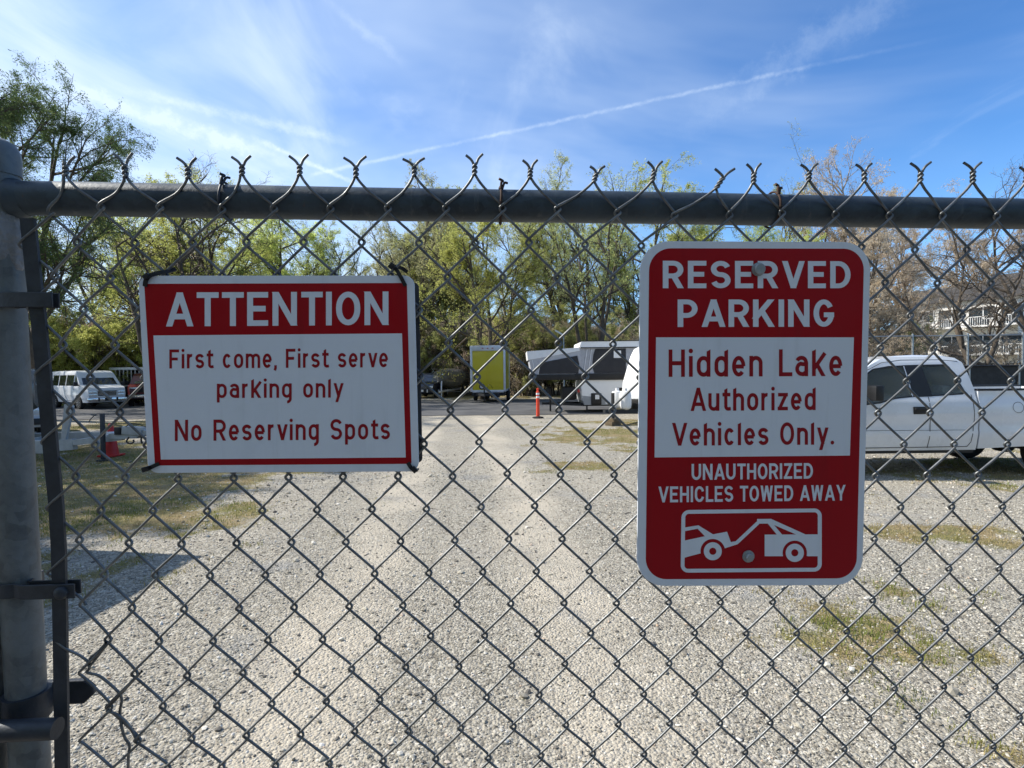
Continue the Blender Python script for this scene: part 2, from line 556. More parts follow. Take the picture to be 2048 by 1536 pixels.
def vnoise(x, y, seed=0):
    """cheap smooth value noise for laying out patches"""
    xi, yi = np.floor(x).astype(int), np.floor(y).astype(int)
    xf, yf = x - xi, y - yi

    def h(a, b):
        n = (a * 374761393 + b * 668265263 + seed * 974634) & 0x7fffffff
        n = ((n ^ (n >> 13)) * 1274126177) & 0x7fffffff
        return ((n ^ (n >> 16)) & 0xffff) / 65535.0
    sx, sy = xf * xf * (3 - 2 * xf), yf * yf * (3 - 2 * yf)
    a = h(xi, yi) * (1 - sx) + h(xi + 1, yi) * sx
    b = h(xi, yi + 1) * (1 - sx) + h(xi + 1, yi + 1) * sx
    return a * (1 - sy) + b * sy


def fbm(x, y, seed=0, o=4):
    s_, a, t = 0, 0.5, 0
    for i in range(o):
        s_ = s_ + a * vnoise(x * 2 ** i, y * 2 ** i, seed + i * 17)
        t += a
        a *= 0.5
    return s_ / t

# ------------------------------------------------------------------ the gate's own frame: u along the rail, v up the leaning panel, w away from the viewer
GO = np.array([0.0, 0.71584354, 1.68503236])
EU = np.array([0.99779885, 0.06599192, -0.00652111])
EV = np.array([0.00899758, -0.03729948, 0.99926363])
GN = np.array([0.06570009, -0.99712277, -0.03781115])     # towards the viewer


def gate_uv(x, y, off=0.0):
    """where a photo position lies on the gate (off = metres in front of the mesh)"""
    d = fw + cr * (x - PW / 2) / FPX - cu * (y - PH / 2) / FPX
    t = ((GO + GN * off - CAMP) @ GN) / (d @ GN)
    p = CAMP + d * t - GO
    return np.array([p @ EU, p @ EV])


def gate_matrix(u=0.0, v=0.0):
    p = GO + EU * u + EV * v
    return Matrix(((EU[0], -GN[0], EV[0], p[0]), (EU[1], -GN[1], EV[1], p[1]), (EU[2], -GN[2], EV[2], p[2]), (0, 0, 0, 1)))


# chain-link lattice, 0.1 mm in (u, v); row 0 = wire splits under the barbs, even rows start at column -2, odd rows at -1
KNOTS = [
[-5714,2292,-5410,2529,-4709,2518,-3974,2525,-3335,2573,-2638,2586,-1951,2574,-1226,2606,-471,2633,236,2608,1057,2573,1824,2593,2665,2512,3182,2598,3934,2644,4705,2644,5483,2652,6233,2659,6999,2675,7750,2679],
[-5591,2115,-5015,2184,-4323,2194,-3587,2175,-2961,2196,-2272,2207,-1561,2223,-834,2234,-117,2245,590,2249,1374,2216,2128,2195,2866,2206,3579,2249,4317,2240,5071,2237,5820,2248,6602,2252,7367,2243,8101,2238],
[-5932,1723,-5307,1753,-4635,1755,-3953,1762,-3305,1782,-2609,1789,-1894,1797,-1179,1799,-467,1806,223,1820,950,1803,1692,1798,2471,1779,3208,1793,3936,1808,4694,1817,5450,1792,6193,1799,6983,1794,7718,1797],
[-5588,1335,-4946,1327,-4290,1345,-3608,1356,-2938,1366,-2246,1372,-1540,1375,-823,1368,-113,1373,590,1371,1322,1376,2074,1360,2828,1354,3558,1369,4297,1367,5046,1348,5790,1346,6559,1351,7327,1355,8064,1349],
[-5872,958,-5274,941,-4627,900,-3941,928,-3264,944,-2585,949,-1887,951,-1192,948,-469,950,248,952,968,960,1693,943,2439,931,3180,930,3917,929,4659,915,5419,906,6160,908,6946,924,7688,907],
[-5534,501,-4922,500,-4273,503,-3592,522,-2914,527,-2227,527,-1531,526,-818,527,-109,526,609,525,1329,518,2059,510,2803,498,3544,492,4276,476,5009,467,5776,466,6539,458,7301,459,8038,453],
[-5820,145,-5229,99,-4586,90,-3924,92,-3241,102,-2559,102,-1874,102,-1186,104,-454,93,268,103,964,93,1695,82,2432,67,3171,58,3908,47,4644,27,5403,9,6141,19,6926,8,7668,6],
[-5484,-316,-4898,-333,-4252,-331,-3575,-332,-2891,-328,-2206,-326,-1510,-330,-799,-333,-92,-333,614,-346,1330,-352,2065,-359,2802,-375,3540,-385,4271,-405,5012,-423,5762,-426,6522,-427,7286,-436,8024,-446],
[-5790,-693,-5207,-738,-4591,-746,-3906,-755,-3224,-757,-2540,-758,-1846,-760,-1145,-772,-433,-755,281,-758,992,-774,1709,-787,2438,-805,3172,-817,3908,-830,4643,-849,5400,-855,6132,-865,6919,-875,7654,-887],
[-5457,-1137,-4866,-1154,-4232,-1184,-3549,-1183,-2869,-1182,-2185,-1186,-1484,-1192,-781,-1205,-65,-1177,640,-1202,1358,-1215,2081,-1230,2809,-1249,3544,-1261,4277,-1277,5013,-1290,5756,-1289,6510,-1295,7277,-1322,8016,-1341],
[-5772,-1523,-5177,-1568,-4553,-1581,-3891,-1602,-3208,-1610,-2523,-1612,-1824,-1618,-1125,-1628,-411,-1617,295,-1615,1011,-1646,1729,-1657,2450,-1677,3183,-1693,3918,-1708,4647,-1724,5389,-1732,6137,-1741,6892,-1755,7641,-1778],
[-5451,-1938,-4858,-1992,-4219,-2021,-3540,-2025,-2856,-2030,-2166,-2043,-1464,-2051,-759,-2055,-49,-2055,663,-2069,1380,-2089,2098,-2107,2824,-2122,3562,-2146,4291,-2164,5022,-2169,5762,-2176,6511,-2191,7263,-2213,8012,-2233],
[-5800,-2352,-5171,-2390,-4552,-2415,-3882,-2441,-3193,-2455,-2505,-2467,-1805,-2475,-1103,-2483,-395,-2490,317,-2500,1033,-2518,1753,-2538,2470,-2551,3208,-2581,3935,-2598,4661,-2606,5394,-2611,6137,-2623,6889,-2645,7639,-2666],
[-5447,-2770,-4855,-2835,-4218,-2870,-3535,-2883,-2842,-2890,-2140,-2900,-1446,-2910,-736,-2923,-26,-2930,690,-2946,1405,-2970,2124,-2981,2847,-3002,3589,-3021,4306,-3037,5032,-3043,5768,-3049,6513,-3073,7258,-3097,8018,-3116],
[-5823,-3218,-5165,-3237,-4542,-3287,-3873,-3305,-3185,-3318,-2489,-3334,-1780,-3337,-1088,-3336,-374,-3356,336,-3361,1056,-3374,1771,-3407,2494,-3421,3220,-3452,3945,-3480,4669,-3478,5406,-3487,6129,-3488,6913,-3531,7658,-3539],
[-5497,-3661,-4859,-3703,-4212,-3751,-3513,-3740,-2825,-3759,-2124,-3744,-1421,-3749,-719,-3768,-14,-3783,706,-3785,1423,-3814,2144,-3838,2863,-3872,3590,-3895,4312,-3896,5035,-3896,5768,-3911,6526,-3930,7316,-3943,8039,-3986],
[-5834,-4078,-5189,-4128,-4528,-4145,-3851,-4169,-3161,-4174,-2459,-4172,-1768,-4180,-1057,-4195,-355,-4209,357,-4206,1082,-4228,1795,-4260,2513,-4279,3231,-4311,3959,-4320,4680,-4327,5403,-4333,6139,-4336,6920,-4378,7674,-4408],
[-5531,-4556,-4858,-4592,-4188,-4599,-3494,-4593,-2801,-4611,-2101,-4601,-1400,-4629,-702,-4621,4,-4635,720,-4645,1445,-4670,2163,-4691,2877,-4723,3598,-4749,4324,-4736,5045,-4756,5775,-4762,6522,-4778,7316,-4842,8037,-4858],
[-5849,-4902,-5199,-4998,-4500,-4982,-3821,-5006,-3135,-5022,-2441,-5025,-1738,-5028,-1039,-5037,-335,-5061,378,-5063,1094,-5072,1809,-5117,2529,-5125,3246,-5159,3973,-5179,4691,-5187,5419,-5195,6140,-5187,6936,-5265,7672,-5276]]


def knot_table():
    T = {}
    for r, row in enumerate(KNOTS):
        h = -2 if r % 2 == 0 else -1
        for k in range(0, len(row), 2):
            T[(r, h)] = np.array([row[k], row[k + 1]]) / 1e4
            h += 2
    rnd = random.Random(4)
    rows = 46
    for r in range(19, rows):                       # on down to the bottom rail
        for h in range(-2 if r % 2 == 0 else -1, 38, 2):
            a = T[(r - 2, h)]
            step = np.array([0.0007, -0.0857])
            if h == -2:
                step = np.array([0.0003, -0.0857])
            T[(r, h)] = a + step + np.array([rnd.gauss(0, 4e-4), rnd.gauss(0, 4e-4)])
    for r in range(rows):                           # and on to the right-hand frame upright
        for h in range(38, 60):
            if (h - r) % 2 == 0:
                T[(r, h)] = T[(r, h - 2)] + np.array([0.0705 + rnd.gauss(0, 5e-4), rnd.gauss(0, 5e-4)])
    return T, rows


KT, KROWS = knot_table()
WIRE_R = 0.00170


def build_chain_link(parent):
    V, Fa, b = [], [], 0
    E_, DW = 0.0030, 0.0023

    def put(path, r=WIRE_R, n=7):
        nonlocal b
        v, f = tube_np(catmull(path, 3), r, n)
        V.append(v)
        q = [x for x in f if len(x) == 4]
        Fa.append(np.array(q) + b)
        b += len(v)

    umax = 1.235
    for m_ in range(-2, 58):
        pts = []
        r = 0 if m_ % 2 == 0 else 0
        seq = []
        for r in range(KROWS):
            h = m_ if (r - m_) % 2 == 0 else m_ + 1
            if m_ == -2 and r == 0:
                continue
            if m_ in (-2,) and r > 13:
                break
            if (r, h) in KT and KT[(r, h)][0] < umax and KT[(r, h)][1] > -1.625:
                seq.append((r, h, KT[(r, h)]))
        if len(seq) < 3:
            continue
        P3 = []
        for i, (r, h, p) in enumerate(seq):
            right = h == m_ + 1
            e = np.array([E_ if right else -E_, 0])
            if r == 0:
                continue
            if m_ == -2 and not right:
                e = np.array([-0.004, 0])
            nx = seq[i + 1][2] if i + 1 < len(seq) else None
            pv = seq[i - 1][2] if i > 0 else None
            # '/' runs in front of the sheet, '\\' behind it
            w_in = DW if right else -DW        # segment above this bend: right bend comes from '\' above-left (behind)
            w_out = -w_in
            if pv is not None:
                d = pv - p
                L = np.linalg.norm(d)
                a = p + e + d / L * 0.0065
                P3.append((a[0], w_in * 0.8, a[1] + 0.0008))
            P3.append((p[0] + e[0] * 1.25, 0.0, p[1]))
            if nx is not None:
                d = nx - p
                L = np.linalg.norm(d)
                a = p + e + d / L * 0.0065
                P3.append((a[0], w_out * 0.8, a[1] - 0.0008))
                mid = (p + nx) / 2
                P3.append((mid[0], w_out, mid[1]))
        # upper end: from the first bend up to the barb
        r, h, p = seq[0]
        if r == 0:
            r1, h1, p1 = seq[1]
            tip_from = p
            goes_right = h1 > h            # the wire leaves the barb to the lower right ('\')
            w0 = DW if not goes_right else -DW
            mid = (p + p1) / 2
            # twisted pair: one and three quarter turns, then the cut end
            rnd = random.Random(h * 7 + 1)
            hgt = 0.0162 + rnd.uniform(-0.0022, 0.0026)
            lean = {22: 0.0095, 18: 0.004, 20: 0.003, 16: 0.0006, 14: 0.0006}.get(h, rnd.uniform(-0.001, 0.0012))
            tw = []
            ph0 = math.pi if goes_right else 0.0
            ph0 += math.pi * 0.0
            turns = 1.55 + rnd.uniform(-0.12, 0.12)
            kx, kz = rnd.uniform(0.8, 1.2), rnd.uniform(0.75, 1.25)
            for k in range(15):
                t = k / 14
                a = ph0 + turns * 2 * math.pi * t
                tw.append((p[0] + lean * t * 1.15 + 0.0021 * math.cos(a + math.pi), 0.0021 * math.sin(a + math.pi), p[1] + 0.001 + hgt * t))
            last = tw[-1]
            cxl = p[0] + lean * 1.15
            sgn = 1 if last[0] > cxl else -1
            ex, ez = (0.0108, 0.0104) if sgn > 0 else (-0.0128, 0.0088)
            ex, ez = ex * kx, ez * kz
            if h == 0 and sgn < 0:
                ex, ez = -0.001, 0.006
            tw.append((cxl + ex * 0.45 + lean * .1, last[1], last[2] + ez * 0.5))
            tw.append((cxl + ex + lean * .3, last[1], last[2] + ez))
            P3 = tw[::-1] + [(p[0] * .8 + p1[0] * .2, w0 * .5, p[1] * .8 + p1[1] * .2 + 0.0006), (mid[0], w0, mid[1])] + P3
        if len(P3) > 3:
            put(P3)
    # the torn corner at the lower left: loose, bent wire ends
    def G(x, y, w=0.0):
        q = gate_uv(x, y)
        return (q[0], w, q[1])
    put([G(214, 1284, -.002), G(197, 1303, -.001), G(183, 1313), G(179, 1322), G(178, 1336, .001)], n=6)
    put([G(222, 1278, .002), G(205, 1300, .001), G(190, 1320), G(180, 1333, -.002)], n=6)
    put([G(108, 1279), G(134, 1296, -.002), G(158, 1310), G(176, 1324), G(178, 1338, .001), G(173, 1343), G(180, 1347), G(198, 1350, -.001),
         G(220, 1368), G(242, 1389)], n=6)
    put([G(282, 1344, .002), G(262, 1366, .002), G(241, 1389, .002), G(215, 1418), G(222, 1423, -.001), G(236, 1427, -.002), G(256, 1448), G(275, 1482)], n=6)
    put([G(240, 1389), G(243, 1402, .001), G(238, 1424, .002), G(243, 1452), G(250, 1476), G(259, 1490), G(257, 1510), G(256, 1545), G(250, 1600)], n=6)
    me = np_mesh('chain_link_mesh', np.vstack(V), [np.vstack(Fa)], M['wire'], smooth=True)
    return link(bpy.data.objects.new('chain_link_mesh', me), parent)


def uvw(q, w):
    return (q[0], w, q[1])


def build_gate():
    base = -1.655
    root = empty('chain_link_gate', matrix=gate_matrix(0, base))
    tag(root, 'galvanized chain-link gate with barbed top edge, carrying both red and white signs', 'gate')
    hold = Matrix.Translation((0, 0, -base))

    def put(o):
        o.matrix_local = hold
        return o
    # upright at the left with a domed cap
    rail_w = 0.0225             # frame tubes stand behind the mesh
    uL, uR = -0.6355, 1.28
    a, b = gate_uv(0, 397, -rail_w), gate_uv(2048, 427.5, -rail_w)
    vr = (a[1] + b[1]) / 2
    mb = MB()
    ztop = gate_uv(0, 331, -rail_w)[1]
    zs = np.linspace(base + 0.03, ztop, 60)
    rr = 0.0213 + 0.0006 * np.clip((zs - 0.12) / 0.05, 0, 1)
    mb.tube([(uL - 0.0005, rail_w, z) for z in zs], rr, 28)
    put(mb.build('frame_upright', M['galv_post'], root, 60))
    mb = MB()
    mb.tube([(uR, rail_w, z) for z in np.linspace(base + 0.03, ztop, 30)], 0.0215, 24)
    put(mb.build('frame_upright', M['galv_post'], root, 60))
    for uu in (uL, uR):
        mb = MB()
        mb.lathe([(0.0229, -0.012), (0.0234, 0.010), (0.0224, 0.018), (0.0185, 0.026), (0.0105, 0.0315), (0.0001, 0.033)], 28, o=(uu, rail_w, ztop))
        put(mb.build('post_cap', M['galv_post'], root, 50))
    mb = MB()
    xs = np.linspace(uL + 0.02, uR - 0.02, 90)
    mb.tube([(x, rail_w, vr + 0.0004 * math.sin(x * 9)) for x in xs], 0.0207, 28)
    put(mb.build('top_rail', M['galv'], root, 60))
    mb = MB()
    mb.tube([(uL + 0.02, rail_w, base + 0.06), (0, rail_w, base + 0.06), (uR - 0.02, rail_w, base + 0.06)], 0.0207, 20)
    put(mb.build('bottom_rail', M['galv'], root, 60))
    # lumpy aluminium-painted weld where the rail meets the upright
    bm = bmesh.new()
    bmesh.ops.create_icosphere(bm, subdivisions=5, radius=1)
    rng = random.Random(3)
    from mathutils import noise as mnoise
    for v in bm.verts:
        p = v.co.copy()
        q = 1 + 0.10 * mnoise.noise(p * 2.6) + 0.05 * mnoise.noise(p * 7)
        v.co = Vector((p.x * 0.0232 * q, p.y * 0.0228 * q, p.z * 0.066 * q))
    me = bpy.data.meshes.new('weld_patch')
    bm.to_mesh(me)
    bm.free()
    me.materials.append(M['weld'])
    me.polygons.foreach_set('use_smooth', [True] * len(me.polygons))
    o = link(bpy.data.objects.new('weld_patch', me), root)
    o.matrix_local = hold @ Matrix.Translation((uL + 0.0012, rail_w + 0.0002, vr - 0.052))
    mb = MB()
    mb.tube([(uL + 0.018 + 0.016 * t, rail_w, vr - 0.0006) for t in np.linspace(0, 1, 8)], [0.0246, 0.0246, 0.0240, 0.0232, 0.0226, 0.0218, 0.0213, 0.0206], 24)
    put(mb.build('weld_bead', M['galv'], root, 60))
    # flat tension bar threaded through the mesh
    pts = [gate_uv(x, y) for x, y in ((56, 437), (66, 535), (78, 640), (93, 800), (105, 930), (113, 1010), (118, 1100), (121, 1250), (123, 1400), (125, 1545))]
    pts.append(pts[-1] + np.array([0.004, -1.0]))
    mb = MB()
    hw_, th = 0.0083, 0.0021
    V = []
    for q in pts:
        V += [(q[0] - hw_, -th, q[1]), (q[0] + hw_, -th, q[1]), (q[0] + hw_, th, q[1]), (q[0] - hw_, th, q[1])]
    Fa = []
    for i in range(len(pts) - 1):
        for k in range(4):
            Fa.append((i * 4 + k, i * 4 + (k + 1) % 4, i * 4 + 4 + (k + 1) % 4, i * 4 + 4 + k))
    Fa += [(3, 2, 1, 0), tuple(len(V) - 4 + k for k in range(4))]
    mb.add(V, Fa)
    put(mb.build('tension_bar', M['strap'], root, 30))
    # tension bands: strap round the upright, two tails and a carriage bolt
    for y0, xr, bolt in ((600, 112, None), (1181, 156, (131, 1181))):
        q = gate_uv(30 if y0 < 900 else 60, y0)
        tail = gate_uv(xr, y0)[0]
        v0, hh = q[1], 0.0092
        mb = MB()
        n = 30
        ring = []
        R0, R1 = 0.0222, 0.0240
        for k in range(n + 1):
            an = math.radians(-62 + (360 - 56 + 62) * k / n) if False else math.radians(-75) + math.radians(330) * (-k / n)
            ring.append(an)
        out_, in_ = [], []
        path = [(tail, -0.0055)] + [(uL + 0.022, -0.0055)]
        path += [(uL + R1 * math.cos(an), rail_w + R1 * math.sin(an)) for an in np.radians(np.linspace(-66, -300, 24))]
        path += [(uL + 0.022, 0.0085), (tail - 0.002, 0.0085)]
        path = np.array(path)
        d = np.gradient(path, axis=0)
        nrm = np.stack([-d[:, 1], d[:, 0]], 1)
        nrm /= np.linalg.norm(nrm, axis=1)[:, None] + 1e-9
        V, Fa = [], []
        for p, m_ in zip(path, nrm):
            for off in (-0.0013, 0.0013):
                for zz_ in (-hh, hh):
                    V.append((p[0] + m_[0] * off, p[1] + m_[1] * off, v0 + zz_))
        for i in range(len(path) - 1):
            a_, b_ = i * 4, i * 4 + 4
            Fa += [(a_, a_ + 1, b_ + 1, b_), (a_ + 2, b_ + 2, b_ + 3, a_ + 3), (a_, b_, b_ + 2, a_ + 2), (a_ + 1, a_ + 3, b_ + 3, b_ + 1)]
        Fa += [(0, 2, 3, 1), (len(V) - 4, len(V) - 3, len(V) - 1, len(V) - 2)]
        mb.add(V, Fa)
        band = put(mb.build('tension_band', M['strap'], root, 35, bevel=0.0008))
        if bolt:
            q = gate_uv(*bolt)
            mb = MB()
            mb.lathe([(0.0085, -0.0068), (0.0082, -0.0092), (0.006, -0.0115), (0.0001, -0.0125)], 20, 'y', o=(q[0], 0, q[1]))
            mb.lathe([(0.004, -0.007), (0.004, 0.016)], 12, 'y', o=(q[0] + 0.0, 0, q[1]))
            bo = mb.build('band_bolt', M['strap'], band, 40)
    # fork latch clamped round the upright, its tongue reaching past the mesh
    q = gate_uv(50, 1436)
    v0 = q[1]
    mb = MB()
    mb.lathe([(0.0222, -0.019), (0.0258, -0.019), (0.0258, 0.016), (0.0222, 0.016)], 28, o=(uL, rail_w, v0 + 0.006))
    put(mb.build('latch_collar', M['strap'], root, 40))
    mb = MB()
    mb.tube(catmull([(uL - 0.075, -0.022, v0 + 0.018), (uL - 0.050, -0.024, v0 + 0.014), (uL - 0.035, -0.0235, v0 + 0.004), (uL - 0.02, -0.0225, v0 - 0.0005), (uL, -0.022, v0 - 0.001), (gate_uv(114, 1440, 0.022)[0], -0.022, v0 - 0.001)], 5), 0.0125, 18)
    put(mb.build('latch_fork', M['strap'], root, 50))
    ql, qr = gate_uv(-60, 1384, -0.05), gate_uv(187, 1384, -0.05)
    mb = MB()
    h2 = 0.0165
    u1, u2, vv = ql[0], qr[0], qr[1]
    mb.prism([(u1, vv - h2), (u2 - 0.014, vv - h2), (u2, vv - 0.003), (u2 - 0.001, vv + 0.006), (u2 - 0.012, vv + h2), (u1, vv + h2)], 0.050, 0.058)
    put(mb.build('latch_tongue', M['strap'], root, 30, bevel=0.0015))
    build_chain_link(root).matrix_local = hold
    # tie wires that hold the mesh to the rail
    for (x, y), mm in (((437, 385), 'strap'), ((1002, 388), 'rust'), ((1561, 396), 'rust')):
        q = gate_uv(x, y)
        mb = MB()
        R2 = 0.0232
        ringp = [(q[0] + 0.0006 * math.sin(t * 3), rail_w + R2 * math.cos(t), vr + R2 * math.sin(t)) for t in np.radians(np.linspace(-150, 150, 26) + 180)]
        mb.tube(ringp, 0.0016, 6)
        mb.tube(catmull([(q[0], rail_w - R2 * 0.72, vr + R2 * 0.72), (q[0] + 0.001, rail_w - 0.014, vr + 0.0265), (q[0] + 0.003, rail_w - 0.011, vr + 0.029), (q[0] - 0.002, rail_w - 0.013, vr + 0.031)], 4), 0.0018, 6)
        mb.tube(catmull([(q[0] + 0.002, rail_w - R2 * 0.7, vr + R2 * 0.74), (q[0] + 0.005, rail_w - 0.012, vr + 0.0262), (q[0] + 0.009, rail_w - 0.009, vr + 0.0268)], 4), 0.0016, 6)
        put(mb.build('tie_wire', M[mm], root, 60))
    return root


build_gate()


def build_hinge_post():
    """the neighbouring fence post just past the latch, at the very edge"""
    q, q2 = gate_uv(-35, 1500, -.024), gate_uv(-53, 950, -.024)
    root = empty('fence_post', matrix=gate_matrix(q[0], -1.66))
    sl = (q2[0] - q[0]) / (q2[1] - q[1])
    sh = lambda z: sl * (z - 1.66 - q[1])
    tag(root, 'weathered fence post at the far left edge, beside the latch of the chain-link gate', 'post')
    mb = MB()
    mb.tube([(sh(z), 0.024, z) for z in np.linspace(0, 1.95, 20)], 0.0300, 28)
    mb.build('post_tube', M['galv_post'], root, 60)
    mb = MB()
    mb.lathe([(0.0315, 0), (0.032, 0.02), (0.027, 0.034), (0.0001, 0.04)], 24, o=(sh(1.95), 0.024, 1.95))
    mb.build('post_cap', M['galv'], root, 50)


build_hinge_post()

# ------------------------------------------------------------------ road-sign lettering drawn stroke by stroke (cap height 1)
def arc(cx, cy, rx, ry, a0, a1, n=14):
    return [(cx + rx * math.cos(math.radians(a0 + (a1 - a0) * i / n)), cy + ry * math.sin(math.radians(a0 + (a1 - a0) * i / n))) for i in range(n + 1)]


def glyph(ch, w):
    """-> (strokes, advance, ymin, ymax); a stroke is a list of centre-line points"""
    s = w / 2
    X = 0.76                                   # x-height
    lo, hi = 0.0, 1.0
    st = []

    def bowl(x0, x1, y0, y1, r=None):          # D-shaped loop from the stem at x0 round to the stem again
        ry = (y1 - y0) / 2
        rx = r or min(ry, (x1 - x0) * 0.8)
        return [(x0, y1), (x1 - rx, y1)] + arc(x1 - rx, (y0 + y1) / 2, rx, ry, 90, -90)[1:-1] + [(x1 - rx, y0), (x0, y0)]

    def oval(x0, x1, y0, y1, k=1.15):
        rx = (x1 - x0) / 2
        ry = min(rx * k, (y1 - y0) / 2)
        cx = (x0 + x1) / 2
        return arc(cx, y1 - ry, rx, ry, 0, 180) + arc(cx, y0 + ry, rx, ry, 180, 360) + [(x1, y1 - ry)]
    if ch == 'A':
        wd = 0.74
        st = [[(s * 1.06 - 0.035, -0.1), (wd / 2 + 0.035, 1.1)], [(wd - s * 1.06 + 0.035, -0.1), (wd / 2 - 0.035, 1.1)], [(0.16, 0.29), (wd - 0.16, 0.29)]]
    elif ch == 'B':
        wd = 0.62
        st = [[(s, 0), (s, 1)], bowl(s, wd - s * 1.3, 0.53, 1 - s), bowl(s, wd - s, s, 0.53)]
    elif ch in 'CG':
        wd = 0.66
        ry = (0.5 - s) if ch == 'G' else (wd / 2 - s) * 1.25
        rx = wd / 2 - s
        cx = wd / 2
        top, bot = 1 - s - ry, s + ry
        if ch == 'C':
            st = [arc(cx, top, rx, ry, 12, 180) + arc(cx, bot, rx, ry, 180, 348)]
        else:
            st = [arc(cx, 0.5, rx, ry, 32, 335, 26) + [(wd - s, 0.44)], [(wd / 2, 0.44), (wd, 0.44)]]
    elif ch == 'D':
        wd = 0.66
        st = [[(s, 0), (s, 1)], bowl(s, wd - s, s, 1 - s, 0.30)]
    elif ch == 'E':
        wd = 0.58
        st = [[(s, 0), (s, 1)], [(0, 1 - s), (wd, 1 - s)], [(0, 0.51), (wd * 0.88, 0.51)], [(0, s), (wd, s)]]
    elif ch == 'F':
        wd = 0.56
        st = [[(s, 0), (s, 1)], [(0, 1 - s), (wd, 1 - s)], [(0, 0.50), (wd * 0.86, 0.50)]]
    elif ch == 'H':
        wd = 0.64
        st = [[(s, 0), (s, 1)], [(wd - s, 0), (wd - s, 1)], [(s, 0.5), (wd - s, 0.5)]]
    elif ch == 'I':
        wd = w
        st = [[(s, 0), (s, 1)]]
    elif ch == 'K':
        wd = 0.68
        st = [[(s, 0), (s, 1)], [(s - 0.05, 0.26), (wd - s * 1.2 + 0.07, 1.1)], [(0.26, 0.62), (wd - s * 1.2 + 0.07, -0.1)]]
    elif ch == 'L':
        wd = 0.54
        st = [[(s, 0), (s, 1)], [(0, s), (wd, s)]]
    elif ch == 'N':
        wd = 0.68
        st = [[(s, 0), (s, 1)], [(wd - s, 0), (wd - s, 1)], [(s * 0.9 - 0.04, 1.08), (wd - s * 0.9 + 0.04, -0.08)]]
    elif ch == 'O':
        wd = 0.68
        st = [oval(s, wd - s, s, 1 - s, 1.5)]
    elif ch == 'P':
        wd = 0.62
        st = [[(s, 0), (s, 1)], bowl(s, wd - s, 0.42, 1 - s)]
    elif ch == 'R':
        wd = 0.64
        st = [[(s, 0), (s, 1)], bowl(s, wd - s, 0.45, 1 - s), [(0.30, 0.52), (wd - s + 0.055, -0.1)]]
    elif ch in 'Ss':
        h = 1.0 if ch == 'S' else X
        wd = 0.62 if ch == 'S' else 0.50
        rx, ry = wd / 2 - s, (h - 2 * s) / 4
        cx = wd / 2
        st = [arc(cx, h - s - ry, rx, ry, 18, 268, 18) + arc(cx, s + ry, rx, ry, 88, -162, 18)]
        hi = h
    elif ch == 'T':
        wd = 0.60
        st = [[(0, 1 - s), (wd, 1 - s)], [(wd / 2, 0), (wd / 2, 1)]]
    elif ch == 'U':
        wd = 0.66
        rx = wd / 2 - s
        st = [[(s, 1), (s, s + rx * 1.15)] + arc(wd / 2, s + rx * 1.15, rx, rx * 1.15, 180, 360)[1:] + [(wd - s, 1)]]
    elif ch == 'V':
        wd = 0.72
        st = [[(s * 1.06 - 0.035, 1.1), (wd / 2 + 0.035, -0.1)], [(wd - s * 1.06 + 0.035, 1.1), (wd / 2 - 0.035, -0.1)]]
    elif ch == 'W':
        wd = 0.88
        st = [[(s - 0.02, 1.1), (0.25, -0.1)], [(0.20, -0.1), (wd / 2 + 0.02, 1.1)], [(wd / 2 - 0.02, 1.1), (wd - 0.20, -0.1)], [(wd - 0.25, -0.1), (wd - s + 0.02, 1.1)]]
    elif ch == 'Y':
        wd = 0.70
        st = [[(wd / 2, 0), (wd / 2, 0.46)], [(s - 0.035, 1.1), (wd / 2 + 0.01, 0.36)], [(wd - s + 0.035, 1.1), (wd / 2 - 0.01, 0.36)]]
    elif ch in 'Zz':
        h = 1.0 if ch == 'Z' else X
        wd = 0.60 if ch == 'Z' else 0.50
        st = [[(0.02, h - s), (wd, h - s)], [(0, s), (wd, s)], [(s * 0.9, s * 0.4), (wd - s * 0.9, h - s * 0.4)]]
        hi = h
    elif ch == 'a':
        wd = 0.52
        rx = (wd - w) / 2
        st = [arc(wd / 2 - 0.01, X - s - rx * 0.85, rx * 0.98, rx * 0.85, 160, 20) + [(wd - s, X - s - rx), (wd - s, 0)],
              [(wd - s, 0.45), (0.30, 0.45)] + arc(0.26, 0.26 + s / 2 - 0.02, 0.26 - s, 0.45 - 0.24 - s / 2 + 0.02, 90, 270)[1:] + [(0.32, s), (wd - s, 0.16)]]
        hi = X
    elif ch in 'bdpq':
        wd = 0.54
        up = ch in 'bd'
        left = ch in 'bp'
        x = s if left else wd - s
        y0, y1 = (0, 1) if up else (-0.24, X)
        st = [[(x, y0), (x, y1)], oval(s, wd - s, s, X - s, 1.1)]
        lo, hi = y0, y1
    elif ch == 'c':
        wd = 0.50
        rx, ry = wd / 2 - s, (X - 2 * s) / 2
        st = [arc(wd / 2, X / 2, rx, ry, 40, 320, 22)]
        hi = X
    elif ch == 'e':
        wd = 0.53
        rx, ry = wd / 2 - s, (X - 2 * s) / 2
        st = [[(s, X / 2 - 0.01), (wd - s * 0.8, X / 2 - 0.01)], arc(wd / 2, X / 2, rx, ry, 0, 318, 26)]
        hi = X
    elif ch == 'g':
        wd = 0.54
        st = [oval(s, wd - s, s, X - s, 1.1), [(wd - s, X), (wd - s, -0.03)] + arc(wd / 2 + 0.03, -0.03, wd / 2 - s - 0.03, 0.19, 0, -95)[1:]]
        lo, hi = -0.3, X
    elif ch in 'hn':
        wd = 0.53
        rx = wd / 2 - s
        st = [[(s, 0), (s, 1 if ch == 'h' else X)], [(s, X - s - rx * 1.1)] + arc(wd / 2, X - s - rx * 1.0, rx, rx, 180, 0)[0:] + [(wd - s, 0)]]
        hi = 1 if ch == 'h' else X
    elif ch == 'i':
        wd = w
